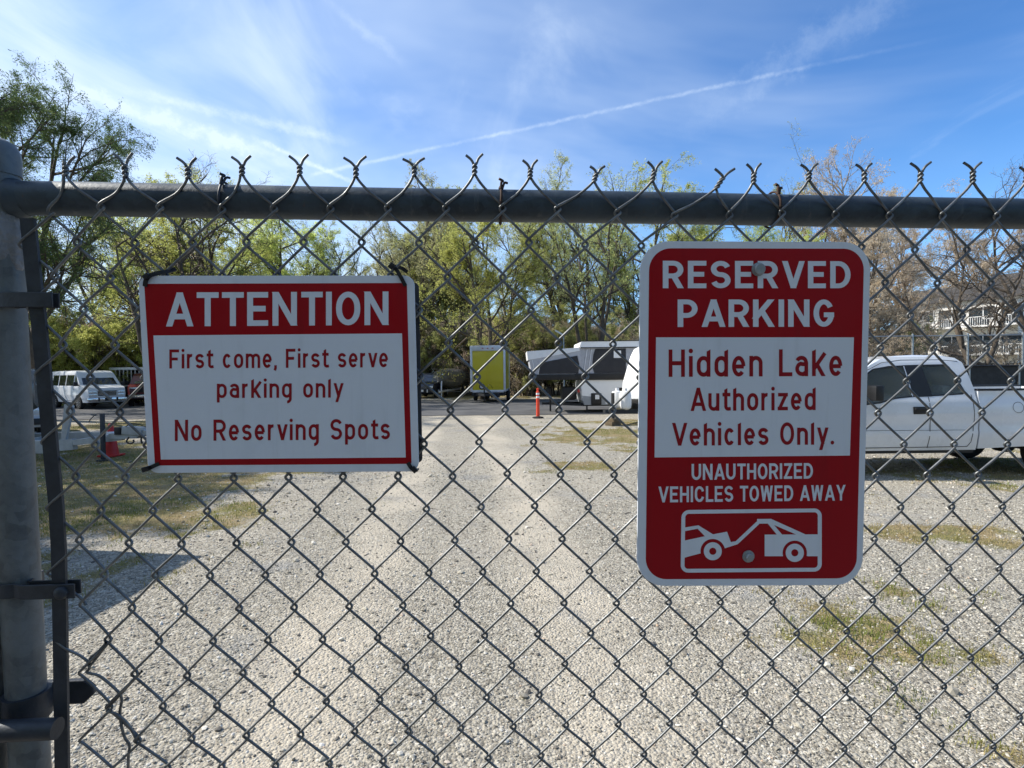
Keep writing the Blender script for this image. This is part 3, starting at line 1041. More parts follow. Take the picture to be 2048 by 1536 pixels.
        st = [[(s, 0), (s, X)], 'dot']
    elif ch == 'k':
        wd = 0.54
        st = [[(s, 0), (s, 1)], [(s - 0.02, 0.24), (wd - s + 0.06, X + 0.1)], [(0.2, 0.44), (wd - s + 0.05, -0.08)]]
    elif ch == 'l':
        wd = w
        st = [[(s, 0), (s, 1)]]
    elif ch == 'm':
        wd = 0.84
        rx = (wd - w) / 4
        st = [[(s, 0), (s, X)], [(s, 0.4)] + arc(s + rx, X - s - rx, rx, rx, 180, 0) + [(s + 2 * rx, 0)],
              [(s + 2 * rx, 0.4)] + arc(s + 3 * rx, X - s - rx, rx, rx, 180, 0) + [(wd - s, 0)]]
        hi = X
    elif ch == 'o':
        wd = 0.54
        st = [oval(s, wd - s, s, X - s, 1.2)]
        hi = X
    elif ch == 'r':
        wd = 0.38
        st = [[(s, 0), (s, X)], [(s, 0.38)] + arc(s + 0.2, X - s - 0.2, 0.2, 0.2, 180, 82)]
        hi = X
    elif ch == 't':
        wd = 0.40
        st = [[(0.16, 0.98), (0.16, s + 0.12)] + arc(0.28, s + 0.12, 0.12, 0.12, 180, 275)[1:] + [(wd, s + 0.015)], [(0, X - s * 0.8), (wd - 0.02, X - s * 0.8)]]
    elif ch == 'u':
        wd = 0.53
        rx = wd / 2 - s
        st = [[(wd - s, 0), (wd - s, X)], [(s, X), (s, s + rx)] + arc(wd / 2, s + rx, rx, rx, 180, 360)[1:]]
        hi = X
    elif ch == 'v':
        wd = 0.54
        st = [[(s - 0.03, X + 0.09), (wd / 2 + 0.03, -0.09)], [(wd - s + 0.03, X + 0.09), (wd / 2 - 0.03, -0.09)]]
        hi = X
    elif ch == 'y':
        wd = 0.56
        st = [[(s - 0.03, X + 0.1), (wd / 2 + 0.01, 0.02)], [(wd - s + 0.03, X + 0.1), (wd / 2 - 0.125, -0.3)]]
        lo, hi = -0.24, X
    elif ch == '.':
        wd = w
        st = ['period']
    elif ch == ',':
        wd = w
        st = [[(s, w * 0.95), (s, 0.0), (s * 0.35, -0.13)]]
        lo = -0.2
    else:
        wd = 0.30
    return st, wd, lo, hi


def clip_y(poly, lo, hi):
    for sgn, lim in ((1, lo), (-1, hi)):
        res = []
        n = len(poly)
        for i in range(n):
            a, b = poly[i], poly[(i + 1) % n]
            da, db = sgn * (a[1] - lim), sgn * (b[1] - lim)
            if da >= 0:
                res.append(a)
            if (da >= 0) != (db >= 0):
                t = da / (da - db)
                res.append((a[0] + (b[0] - a[0]) * t, a[1] + (b[1] - a[1]) * t))
        poly = res
        if len(poly) < 3:
            return []
    return poly


def stroke_polys(pts, w, lo, hi):
    P = np.array(pts, float)
    keep = [0] + [i for i in range(1, len(P)) if np.linalg.norm(P[i] - P[i - 1]) > 1e-4]
    P = P[keep]
    closed = np.linalg.norm(P[0] - P[-1]) < 1e-3
    d = np.diff(P, axis=0)
    d /= np.linalg.norm(d, axis=1)[:, None]
    nr = np.stack([-d[:, 1], d[:, 0]], 1)
    L, Rr = [], []
    for i in range(len(P)):
        if closed and i in (0, len(P) - 1):
            m_ = nr[0] + nr[-1]
        elif i == 0:
            m_ = nr[0] * 2
        elif i == len(P) - 1:
            m_ = nr[-1] * 2
        else:
            m_ = nr[i - 1] + nr[i]
        m_ = m_ / max(0.3, (m_ @ m_) / 2)
        L.append(P[i] + m_ * w / 2)
        Rr.append(P[i] - m_ * w / 2)
    res = []
    for i in range(len(P) - 1):
        q = clip_y([tuple(Rr[i]), tuple(Rr[i + 1]), tuple(L[i + 1]), tuple(L[i])], lo, hi)
        if len(q) >= 3:
            res.append(q)
    return res


def text_polys(txt, w=0.165, gap=0.15, space=0.34):
    """-> list of strokes, each a list of polygons, and the total width"""
    x = 0.0
    strokes = []
    for i, ch in enumerate(txt):
        if ch == ' ':
            x += space
            continue
        st, wd, lo, hi = glyph(ch, w)
        ww = w
        for s_ in st:
            if s_ in ('dot', 'period'):
                c = (w / 2, 0.945 if s_ == 'dot' else w * 0.56)
                poly = [(c[0] + w * 0.57 * math.cos(t), c[1] + w * 0.57 * math.sin(t)) for t in np.radians(np.arange(0, 360, 24))]
                strokes.append([[(a + x, b) for a, b in poly]])
            else:
                pol = stroke_polys(s_, ww, lo, hi)
                # ascenders of the small letters are cut on a slant
                if ch in 'bdhklt' and abs(s_[0][0] - s_[1][0]) < 1e-6 and max(s_[0][1], s_[1][1]) > 0.9:
                    pol = [[(a, b - (0.075 * (1 - (a - s_[0][0] + w / 2) / w) if b > 0.9 else 0)) for a, b in q] for q in pol]
                strokes.append([[(a + x, b) for a, b in q] for q in pol])
        x += wd + gap * (0.75 if ch in 'rtTLAVYvy.,' else 1.0)
    return strokes, x - gap


def flat(mb, poly, w, mi=0, flip=True):
    """one thin film polygon in the (u, v) plane at depth w"""
    if len(poly) < 3:
        return
    V = [(p[0], w, p[1]) for p in poly]
    if len(poly) <= 4:
        mb.add(V, [tuple(range(len(poly)))], mi)
    else:
        mb.add(V, tessellate_polygon([[Vector((p[0], p[1], 0)) for p in poly]]), mi)


def rrect(c, rad, n=8):
    """rounded quad through corners c (TL, TR, BR, BL), in (u, v)"""
    res = []
    c = [np.array(p, float) for p in c]
    for i in range(4):
        p, a, b = c[i], c[i - 1], c[(i + 1) % 4]
        da, db = (a - p) / np.linalg.norm(a - p), (b - p) / np.linalg.norm(b - p)
        s0, s1 = p + da * rad, p + db * rad
        cen = p + (da + db) * rad
        for k in range(n + 1):
            t = k / n * math.pi / 2
            res.append(tuple(cen - db * rad * math.cos(t) - da * rad * math.sin(t)))
    return res


class Sign:
    OFF = 0.0085

    def __init__(s, name, label, centre):
        s.c = gate_uv(*centre, off=s.OFF)
        s.root = empty(name, matrix=gate_matrix(*s.c))
        tag(s.root, label, 'sign')
        s.k = 0

    def L(s, x, y):
        return tuple(gate_uv(x, y, s.OFF) - s.c)

    def panel(s, corners, rad, thick=0.0022):
        out_ = rrect([s.L(*p) for p in corners], rad, 10)
        mb = MB()
        n = len(out_)
        e = 0.0005
        cx = np.mean(out_, axis=0)
        w0 = -s.OFF
        V = [(p[0], w0 + thick, p[1]) for p in out_] + [(p[0], w0 + e, p[1]) for p in out_]
        inn = [tuple(np.array(p) + (cx - np.array(p)) / np.linalg.norm(cx - np.array(p)) * e) for p in out_]
        V += [(p[0], w0, p[1]) for p in inn]
        Fa = [(i, (i + 1) % n, (i + 1) % n + n, i + n) for i in range(n)] + [(i + n, (i + 1) % n + n, (i + 1) % n + 2 * n, i + 2 * n) for i in range(n)]
        mb.add(V, Fa)
        tri = tessellate_polygon([[Vector((p[0], p[1], 0)) for p in inn]])
        mb.add([(p[0], w0, p[1]) for p in inn], tri)
        mb.add([(p[0], w0 + thick, p[1]) for p in out_], tri)
        return mb.build('panel', M['sign_white'], s.root, 30)

    def film(s, name, polys, lvl, m_):
        mb = MB()
        for i, p in enumerate(polys):
            flat(mb, p, -s.OFF - lvl * 0.00012 - i * 4e-6)
        return mb.build(name, m_, s.root, 30)

    def text(s, txt, x0, x1, top0, base0, top1, base1, m_, w=0.165, gap=0.15, space=0.34):
        strokes, tot = text_polys(txt, w, gap, space)
        a, b = np.array(s.L(x0, base0)), np.array(s.L(x1, base1))
        c, d = np.array(s.L(x0, top0)), np.array(s.L(x1, top1))
        mb = MB()
        for i, st in enumerate(strokes):
            for poly in st:
                P = []
                for x, y in poly:
                    t = x / tot
                    lo, hi = a + (b - a) * t, c + (d - c) * t
                    P.append(tuple(lo + (hi - lo) * y))
                flat(mb, P, -s.OFF - 0.00042 - (i % 9) * 6e-6)
        return mb.build('lettering', m_, s.root, 30)

    def zip_tie(s, pts, head, ang):
        mb = MB()
        P = catmull([(*s.L(x, y), w) for x, y, w in pts], 5)
        P = np.array([(p[0], p[2], p[1]) for p in P])
        T = np.gradient(P, axis=0)
        T /= np.linalg.norm(T, axis=1)[:, None]
        sd = np.cross(T, np.array([0, 1.0, 0]))
        sd /= np.linalg.norm(sd, axis=1)[:, None] + 1e-9
        V, Fa = [], []
        for p, q, t in zip(P, sd, T):
            up = np.cross(q, t)
            for i, j in ((-1, -1), (1, -1), (1, 1), (-1, 1)):
                V.append(tuple(p + q * i * 0.0024 + up * j * 0.0008))
        for i in range(len(P) - 1):
            for k in range(4):
                Fa.append((i * 4 + k, i * 4 + (k + 1) % 4, i * 4 + 4 + (k + 1) % 4, i * 4 + 4 + k))
        Fa += [(3, 2, 1, 0), tuple(len(V) - 4 + k for k in range(4))]
        mb.add(V, Fa)
        h = s.L(head[0], head[1])
        b = MB().box((0, 0, 0), (0.0078, 0.0058, 0.0062), bev=0.001)
        ca, sa = math.cos(ang), math.sin(ang)
        mb.add([(x * ca - z * sa + h[0], y - s.OFF - 0.0035, x * sa + z * ca + h[1]) for x, y, z in b.v], b.f)
        return mb.build('zip_tie', M['tie'], s.root, 30)


# --- the landscape-format sign
A_ = Sign('attention_sign', 'landscape white and red sign reading ATTENTION, zip-tied to the gate mesh', (556, 748))
A_.panel([(276, 551.5), (828.5, 551), (838, 943), (296, 946)], 0.0125)
A_.film('red_border', [rrect([A_.L(*p) for p in ((288.5, 567.7), (813.7, 566), (823, 927.7), (310, 931))], 0.002, 3)], 1, M['sign_red'])
A_.film('text_field', [[A_.L(*p) for p in ((307, 671), (804, 666.8), (811.5, 914.8), (322, 919))]], 2, M['sign_white'])
A_.text('ATTENTION', 332.5, 777, 585, 653, 583, 650, M['sign_white'], 0.165, 0.12)
A_.text('First come, First serve', 339, 776, 699, 737, 696.5, 734.5, M['sign_ink'], 0.15, 0.15, 0.42)
A_.text('parking only', 434, 686, 758.5, 796, 757, 795, M['sign_ink'], 0.15, 0.16, 0.48)
A_.text('No Reserving Spots', 350, 780, 839.5, 882, 837.5, 878.5, M['sign_ink'], 0.15, 0.16, 0.46)
A_.zip_tie([(291, 573, -.0095), (295, 561, -.0115), (304, 551, -.011), (318, 546, -.008), (332, 541, -.003), (340, 535, .004)], (297, 554), 0.6)
A_.zip_tie([(811, 572, -.0095), (803, 556, -.0112), (794, 541, -.009), (786, 532, -.004), (800, 533, .004), (812, 541, .006)], (784, 533), 0.9)
A_.zip_tie([(319, 927, -.0095), (308, 932, -.011), (297, 937, -.008), (288, 938, .002)], (295, 937), 0.3)
A_.zip_tie([(816, 925, -.0095), (823, 935, -.011), (830, 941, -.006), (834, 944, .003)], (829, 938), -0.8)
mb = MB()
bp = rrect([A_.L(*p) for p in ((300, 562), (835, 562), (842.5, 930), (305, 935))], 0.006, 5)
mb.prism([(p[0], p[1]) for p in bp], 0.0075, 0.0095)
mb.build('backing_plate', M['backplate'], A_.root, 30)

# --- the portrait-format sign
B_ = Sign('reserved_parking_sign', 'portrait red sign reading RESERVED PARKING with a tow-truck pictogram, bolted to the gate', (1506, 828))
B_.panel([(1281, 482), (1742, 484), (1724.5, 1170.5), (1273.5, 1172.5)], 0.038)
B_.film('red_field', [rrect([B_.L(*p) for p in ((1298.5, 496.5), (1728.5, 497.5), (1712.5, 1156.5), (1291, 1158.5))], 0.0285, 10)], 1, M['sign_red'])
B_.film('text_field', [[B_.L(*p) for p in ((1312, 674.7), (1707.6, 674.7), (1699.5, 911), (1309, 914.8))]], 2, M['sign_white'])
B_.text('RESERVED', 1325.4, 1700.7, 521.6, 576.5, 522.5, 576.5, M['sign_white'], 0.175, 0.14)
B_.text('PARKING', 1355, 1667.7, 599, 654, 599, 653.5, M['sign_white'], 0.175, 0.13)
B_.text('Hidden Lake', 1337, 1684, 699, 753.8, 698.5, 752, M['sign_ink'], 0.15, 0.16, 0.5)
B_.text('Authorized', 1381, 1631, 775.5, 822, 774.5, 820, M['sign_ink'], 0.155, 0.15)
B_.text('Vehicles Only.', 1344, 1666, 845.7, 891.4, 844, 889, M['sign_ink'], 0.155, 0.15, 0.42)
B_.text('UNAUTHORIZED', 1383, 1625.5, 927.7, 959.8, 926, 957, M['sign_white'], 0.165, 0.12)
B_.text('VEHICLES TOWED AWAY', 1316.8, 1690, 973, 1004.7, 969.6, 1000.8, M['sign_white'], 0.165, 0.13, 0.36)


def px6(pts):
    return [B_.L(1250 + x / 3.938, 800 + y / 3.938) for x, y in pts]


def arc6(cx, cy, r, a0, a1, n=16):
    return [(cx + r * math.cos(math.radians(a)), cy - r * math.sin(math.radians(a))) for a in np.linspace(a0, a1, n + 1)]


def ring_polys(cx, cy, ro, ri, n=28):
    o_, i_ = arc6(cx, cy, ro, 0, 360, n), arc6(cx, cy, ri, 0, 360, n)
    return [px6([o_[k], o_[k + 1], i_[k + 1], i_[k]]) for k in range(n)]


fo = rrect([B_.L(1250 + x / 3.938, 800 + y / 3.938) for x, y in ((444, 866), (1548, 853), (1548, 1350), (437, 1359))], 0.0105, 8)
fi = rrect([B_.L(1250 + x / 3.938, 800 + y / 3.938) for x, y in ((474, 896), (1517, 883), (1516, 1320), (467, 1329))], 0.0050, 8)
pic = [[fo[k], fo[(k + 1) % len(fo)], fi[(k + 1) % len(fi)], fi[k]] for k in range(len(fo))]
car = [(472, 1003), (577, 986), (692, 1057), (802, 1036), (832, 1118), (872, 1111), (885, 1135), (785, 1167), (778, 1150)]
car += arc6(690, 1190, 97, 24, 190, 16) + [(468, 1240), (468, 1106), (628, 1072), (571, 1013), (472, 1032)]
pic.append(px6(car))
pic += ring_polys(690, 1190, 71, 28)
pic.append(px6([(868, 1113), (1036, 955), (1056, 975), (884, 1136)]))
pic.append(px6([(1038, 936), (1148, 935), (1176, 985), (1130, 972), (1040, 973)]))
pic.append(px6([(1120, 968), (1166, 976), (1238, 1062), (1196, 1062)]))
pic.append(px6([(1148, 935), (1425, 1060), (1350, 1060), (1160, 978)]))
tr = [(1098, 1059), (1519, 1057), (1519, 1229), (1437, 1229)] + arc6(1335, 1202, 96, -14, 194, 18) + [(1240, 1229), (1098, 1229)]
pic.append(px6(tr))
pic += ring_polys(1335, 1202, 72, 28)
B_.film('tow_pictogram', pic, 3, M['sign_white'])
for (x, y), rw, hexr in (((1515.5, 539), 0.0088, 0.0072), ((1495.8, 1112), 0.0082, 0.0058)):
    c = B_.L(x, y)
    w0 = -B_.OFF - 0.0006
    mb = MB()
    mb.lathe([(rw, w0), (rw, w0 - 0.0014), (rw * 0.62, w0 - 0.0018)], 26, 'y', o=(c[0], 0, c[1]))
    mb.lathe([(hexr, w0 - 0.0012), (hexr, w0 - 0.0058), (hexr * 0.84, w0 - 0.0068), (0.0001, w0 - 0.0069)], 6 if y > 600 else 20, 'y', o=(c[0], 0, c[1]))
    mb.lathe([(0.0035, w0), (0.0035, 0.02)], 10, 'y', o=(c[0], 0, c[1]))
    mb.build('sign_bolt', M['bolt'], B_.root, 30)

# ------------------------------------------------------------------ the ground: one sheet out to the horizon
def axis(lo, hi, step, far, growth=1.28):
    a = list(np.arange(lo, hi + 1e-6, step))
    s_ = step
    while a[-1] < far:
        s_ *= growth
        a.append(a[-1] + s_)
    s_ = step
    while a[0] > -far:
        s_ *= growth
        a.insert(0, a[0] - s_)
    return np.array(a)


def grass_amount(x, y):
    """0 bare gravel .. 1 turf: where grass and weeds grow in the lot"""
    n = fbm(x * 0.9, y * 0.9, 5)
    n2 = fbm(x * 3.1, y * 3.1, 9)

    def el(cx, cy, rx, ry):
        return np.clip(1.25 - np.sqrt(((x - cx) / rx) ** 2 + ((y - cy) / ry) ** 2), 0, 1.0)
    a = np.zeros_like(x)
    for e, k in ((el(-6.4, 7.8, 4.2, 3.9), 1.0), (el(-5.6, 4.9, 2.3, 1.7), 0.95), (el(-9.5, 11.5, 5.2, 3.5), 1.0), (el(-14, 19, 9, 2.2), 0.9), (el(-20, 26, 9, 2.6), 0.9), (el(2.9, 2.9, 1.6, 1.3), 0.43),
                 (el(3.9, 5.7, 2.2, 0.45), 0.66), (el(5.6, 5.2, 1.3, 1.1), 0.7), (el(2.6, 15.5, 2.6, 3.6), 0.82), (el(5.5, 18.0, 3.5, 2.2), 0.95), (el(1.15, 9.9, 1.0, 0.75), 0.85),
                 (el(3.2, 7.4, 2.0, 0.7), 0.45), (el(0.25, 2.75, 0.45, 0.3), 0.5), (el(8.5, 9.0, 5, 2.4), 0.55), (el(2.3, 2.35, 0.8, 0.5), 0.5), (el(-3.5, 9.4, 1.6, 1.0), 0.6)):
        a = np.maximum(a, e * k)
    a = np.maximum(a, np.clip((y - 35.6) / 0.8, 0, 1) * 0.85 * (y < 300))
    a = np.maximum(a, np.clip((x - 9) / 3, 0, 1) * np.clip((y - 10.5) / 1.5, 0, 1) * 0.75)
    return np.clip((a * 1.2 + (n - 0.5) * 1.7 + (n2 - 0.5) * 1.1 - 0.36) / 0.55, 0, 1) * (a > 0.02)


gx, gy = axis(-13, 13, 0.11, 420), axis(0.4, 24, 0.11, 420)
XX, YY = np.meshgrid(gx, gy)
near = np.clip(1.3 - np.hypot(XX, YY - 8) / 30, 0, 1)
ZZ = ((fbm(XX * 0.35, YY * 0.35, 2) - 0.5) * 0.05 + (fbm(XX * 1.9, YY * 1.9, 3) - 0.5) * 0.022) * near - 0.004
nx, ny = len(gx), len(gy)
idx = np.arange(nx * ny).reshape(ny, nx)
Fq = np.stack([idx[:-1, :-1], idx[:-1, 1:], idx[1:, 1:], idx[1:, :-1]], -1).reshape(-1, 4)


def ground_material():
    m = bpy.data.materials.new('gravel_and_turf')
    m.use_nodes = True
    q = NG(m.node_tree)
    b = m.node_tree.nodes['Principled BSDF']
    P = q.n('ShaderNodeNewGeometry').outputs['Position']
    att = q.n('ShaderNodeAttribute', attribute_name='grass').outputs['Fac']
    v1 = q.n('ShaderNodeTexVoronoi', {'Vector': P, 'Scale': 62.0, 'Randomness': 1.0}, feature='F1')
    v2 = q.n('ShaderNodeTexVoronoi', {'Vector': P, 'Scale': 150.0, 'Randomness': 1.0}, feature='F1')
    v3 = q.n('ShaderNodeTexVoronoi', {'Vector': P, 'Scale': 27.0, 'Randomness': 1.0}, feature='F1')
    pick = q.range(q.noise(P, 5.5, 3, 0.6), 0.45, 0.62)
    cell = q.n('ShaderNodeSeparateColor', {0: v1.outputs['Color']}).outputs[0]
    cell2 = q.n('ShaderNodeSeparateColor', {0: v2.outputs['Color']}).outputs[1]
    cell3 = q.n('ShaderNodeSeparateColor', {0: v3.outputs['Color']}).outputs[2]
    stops = [(0.0, (0.05, 0.046, 0.039)), (0.22, (0.165, 0.15, 0.12)), (0.5, (0.355, 0.325, 0.26)), (0.78, (0.475, 0.44, 0.36)), (1.0, (0.62, 0.59, 0.52))]  # stone tones; darkest and palest ends also paint shadowed and sunlit specks
    ca = q.ramp(cell, stops)
    cb = q.ramp(cell2, stops)
    cc = q.ramp(cell3, stops)
    stone = q.mix(pick, q.mix(0.5, ca, cb), q.mix(0.55, ca, cc))
    big = q.noise(P, 0.35, 4, 0.6)
    big2 = q.noise(P, 1.3, 4, 0.6)
    stone = q.mix(q.range(big, 0.38, 0.62, 0.0, 0.55), stone, q.mix(0.55, stone, (0.50, 0.45, 0.365)))
    stone = q.mix(q.range(big2, 0.55, 0.7, 0.0, 0.45), stone, q.mix(0.6, stone, (0.25, 0.245, 0.24)))
    m1, m2 = q.noise(P, 13.0, 5, 0.7), q.noise(P, 4.2, 5, 0.7)
    stone = q.mix(q.range(m1, 0.50, 0.68, 0.0, 0.7), stone, q.mix(0.75, stone, (0.15, 0.13, 0.10)))
    m3 = q.noise(P, 38.0, 4, 0.75)
    stone = q.mix(q.range(m3, 0.52, 0.66, 0.0, 0.65), stone, q.mix(0.75, stone, (0.10, 0.09, 0.07)))  # dark specks painted in for the small shadows among the stones
    stone = q.mix(q.range(m2, 0.52, 0.72, 0.0, 0.45), stone, q.mix(0.7, stone, (0.24, 0.215, 0.18)))
    # tyre-worn lanes running in from the gate, and grey patches where the fines have washed out
    sx = q.n('ShaderNodeSeparateXYZ', {0: P})
    wob = q.math('MULTIPLY', q.math('SUBTRACT', q.noise(P, 0.3, 3, 0.5), 0.5), 1.0)
    lx = q.math('ADD', q.math('ADD', sx.outputs[0], wob), q.math('MULTIPLY', sx.outputs[1], 0.10))
    lane = q.math('ABSOLUTE', q.math('SUBTRACT', q.math('ABSOLUTE', lx), 0.85))
    lane = q.math('MULTIPLY', q.range(lane, 0.55, 0.15), q.range(q.noise(P, 1.1, 4, 0.6), 0.35, 0.6, 0.3, 1.0))
    stone = q.mix(q.math('MULTIPLY', lane, 0.85), stone, q.mix(0.62, q.mix(0.5, cb, stone), (0.60, 0.53, 0.42)))
    wash = q.range(q.noise(P, 0.75, 5, 0.65), 0.56, 0.68, 0.0, 0.75)
    stone = q.mix(wash, stone, q.mix(0.62, q.mix(0.5, ca, cc), (0.22, 0.225, 0.23)))
    # turf: straw, dull green and a little fresh green
    t1 = q.noise(P, 95, 4, 0.7)
    t2 = q.noise(P, 2.1, 4, 0.6)
    t3 = q.noise(P, 11.0, 4, 0.6)
    straw = q.mix(q.range(t1, 0.35, 0.66), (0.19, 0.145, 0.075), (0.38, 0.30, 0.16))
    green = q.mix(q.range(t1, 0.35, 0.66), (0.11, 0.105, 0.035), (0.27, 0.25, 0.09))
    turf = q.mix(q.range(q.math('ADD', q.math('MULTIPLY', t2, 0.65), q.math('MULTIPLY', t3, 0.35)), 0.42, 0.58), straw, green)
    soil = q.mix(q.range(t3, 0.4, 0.65), turf, (0.14, 0.105, 0.075))
    turf = q.mix(0.35, turf, soil)
    f = q.range(q.math('ADD', att, q.math('MULTIPLY', q.math('SUBTRACT', q.noise(P, 24, 5, 0.7), 0.5), 1.1)), 0.32, 0.68)
    col = q.mix(f, stone, turf)
    m.node_tree.links.new(col, b.inputs['Base Color'])
    b.inputs['Roughness'].default_value = 0.9
    b.inputs['Specular IOR Level'].default_value = 0.25
    h = q.math('ADD', q.math('MULTIPLY', v1.outputs['Distance'], -0.9), q.math('MULTIPLY', q.noise(P, 130, 4, 0.7), 0.5))
    h = q.math('ADD', h, q.math('MULTIPLY', v3.outputs['Distance'], -0.55))
    bp_ = q.n('ShaderNodeBump', {'Strength': 0.9, 'Distance': 0.014, 'Height': h})
    m.node_tree.links.new(bp_.outputs[0], b.inputs['Normal'])
    return m


me = np_mesh('ground', np.stack([XX, YY, ZZ], -1).reshape(-1, 3), [Fq], ground_material(), smooth=True)
ga = me.attributes.new('grass', 'FLOAT', 'POINT')
GA = grass_amount(XX, YY)
ga.data.foreach_set('value', GA.ravel().astype(np.float32))
tag(link(bpy.data.objects.new('ground', me)), kind='structure')


# asphalt lane crossing the lot in front of the trees
def asphalt():
    m = bpy.data.materials.new('worn_asphalt')
    m.use_nodes = True
    q = NG(m.node_tree)
    b = m.node_tree.nodes['Principled BSDF']
    P = q.n('ShaderNodeNewGeometry').outputs['Position']
    n1 = q.noise(P, 0.5, 5, 0.65)
    n2 = q.noise(P, 90, 4, 0.7)
    c = q.mix(q.range(n1, 0.35, 0.68), (0.055, 0.056, 0.060), (0.105, 0.104, 0.105))
    c = q.mix(q.range(n2, 0.5, 0.75), c, q.mix(0.5, c, (0.19, 0.18, 0.17)))
    m.node_tree.links.new(c, b.inputs['Base Color'])
    b.inputs['Roughness'].default_value = 0.85
    return m


nr = 90
xs = np.linspace(-60, 60, nr)
ya = 21.9 - 0.010 * xs + (vnoise(xs * 0.7, xs * 0 + 3.0, 4) - 0.5) * 0.5 + np.clip(-xs - 8, 0, 60) * -0.03
yb = 34.6 - 0.015 * xs + (vnoise(xs * 0.6, xs * 0 + 8.0, 4) - 0.5) * 0.5
V, Fa = [], []
for t in np.linspace(0, 1, 12):
    for x, a, b in zip(xs, ya, yb):
        V.append((x, a + (b - a) * t, 0.0))
V = np.array(V)
nz = np.clip(1.3 - np.hypot(V[:, 0], V[:, 1] - 8) / 30, 0, 1)
V[:, 2] = ((fbm(V[:, 0] * 0.35, V[:, 1] * 0.35, 2) - 0.5) * 0.05) * nz + 0.012
ix = np.arange(12 * nr).reshape(12, nr)
me = np_mesh('road', V, [np.stack([ix[:-1, :-1], ix[:-1, 1:], ix[1:, 1:], ix[1:, :-1]], -1).reshape(-1, 4)], asphalt(), smooth=True)
tag(link(bpy.data.objects.new('road', me)), kind='structure')


# unseen asphalt added on the viewer's side to cut bounce onto the gate
me = np_mesh('unseen_dark_drive', [(x, y, 0.03) for y in np.linspace(-9.6, 0.35, 8) for x in np.linspace(-40, 40, 20)],
             [np.stack([np.arange(160).reshape(8, 20)[:-1, :-1], np.arange(160).reshape(8, 20)[:-1, 1:], np.arange(160).reshape(8, 20)[1:, 1:], np.arange(160).reshape(8, 20)[1:, :-1]], -1).reshape(-1, 4)],
             bpy.data.materials['worn_asphalt'])
tag(link(bpy.data.objects.new('unseen_dark_drive', me)), kind='structure')


# ------------------------------------------------------------------ loose stones and grass near the gate
def ground_z(x, y):
    return ((fbm(x * 0.35, y * 0.35, 2) - 0.5) * 0.05 + (fbm(x * 1.9, y * 1.9, 3) - 0.5) * 0.022) * np.clip(1.3 - np.hypot(x, y - 8) / 30, 0, 1) - 0.004


def scatter_gravel(n=105000):
    rng = np.random.default_rng(11)
    y = 1.3 + 10.2 * rng.random(n * 2) ** 1.7
    x = (rng.random(n * 2) * 2 - 1) * (0.98 * y + 0.5)
    lane = np.clip((0.5 - np.abs(np.abs(x + 0.10 * y) - 0.85)) / 0.35, 0, 1)
    patch = np.clip((fbm(x * 0.8, y * 0.8, 71) - 0.36) / 0.3, 0, 1)
    keep = rng.random(len(x)) > np.maximum(np.maximum(grass_amount(x, y) * 0.8, lane * 0.66), (1 - patch) * 0.55)
    x, y = x[keep][:n], y[keep][:n]
    n = len(x)
    size = 0.0029 * np.exp(rng.normal(0, 0.45, n)) * (1 + 0.11 * y)
    size[rng.random(n) < 0.006] *= 2.4
    bm = bmesh.new()
    bmesh.ops.create_icosphere(bm, subdivisions=1, radius=1)
    B = np.array([v.co[:] for v in bm.verts])
    bm.verts.index_update()
    T = np.array([[v.index for v in f.verts] for f in bm.faces])
    bm.free()
    V = B[None] * (1 + rng.normal(0, 0.17, (n, len(B), 1)))
    V = V * (size[:, None] * np.stack([1 + 0.5 * rng.random(n), 0.75 + 0.4 * rng.random(n), 0.5 + 0.3 * rng.random(n)], 1))[:, None, :]
    a = rng.random(n) * 2 * math.pi
    tl = rng.normal(0, 0.3, n)
    c, s_ = np.cos(tl)[:, None], np.sin(tl)[:, None]
    V = np.stack([V[..., 0] * c - V[..., 2] * s_, V[..., 1], V[..., 0] * s_ + V[..., 2] * c], -1)
    c, s_ = np.cos(a)[:, None], np.sin(a)[:, None]
    V = np.stack([V[..., 0] * c - V[..., 1] * s_, V[..., 0] * s_ + V[..., 1] * c, V[..., 2]], -1)
    V += np.stack([x, y, ground_z(x, y) + size * 0.22], 1)[:, None]
    Fq_ = (T[None] + (np.arange(n) * len(B))[:, None, None]).reshape(-1, 3)
    m = bpy.data.materials.new('crushed_stone')
    m.use_nodes = True
    q = NG(m.node_tree)
    b = m.node_tree.nodes['Principled BSDF']
    at = q.n('ShaderNodeAttribute', attribute_name='tint').outputs['Fac']
    col = q.ramp(at, [(0.0, (0.10, 0.095, 0.09)), (0.14, (0.165, 0.15, 0.125)), (0.4, (0.345, 0.318, 0.258)), (0.7, (0.465, 0.435, 0.36)), (0.93, (0.64, 0.615, 0.56)), (1.0, (0.46, 0.34, 0.24))])
    m.node_tree.links.new(col, b.inputs['Base Color'])
    b.inputs['Roughness'].default_value = 0.85
    b.inputs['Specular IOR Level'].default_value = 0.3
    me = np_mesh('gravel', V.reshape(-1, 3), [Fq_], m, smooth=False)
    t = me.attributes.new('tint', 'FLOAT', 'POINT')
    t.data.foreach_set('value', np.repeat(rng.random(n), len(B)).astype(np.float32))
    return tag(link(bpy.data.objects.new('gravel', me)), 'loose crushed stone covering the lot just beyond the gate', 'gravel', kind='stuff')


scatter_gravel()


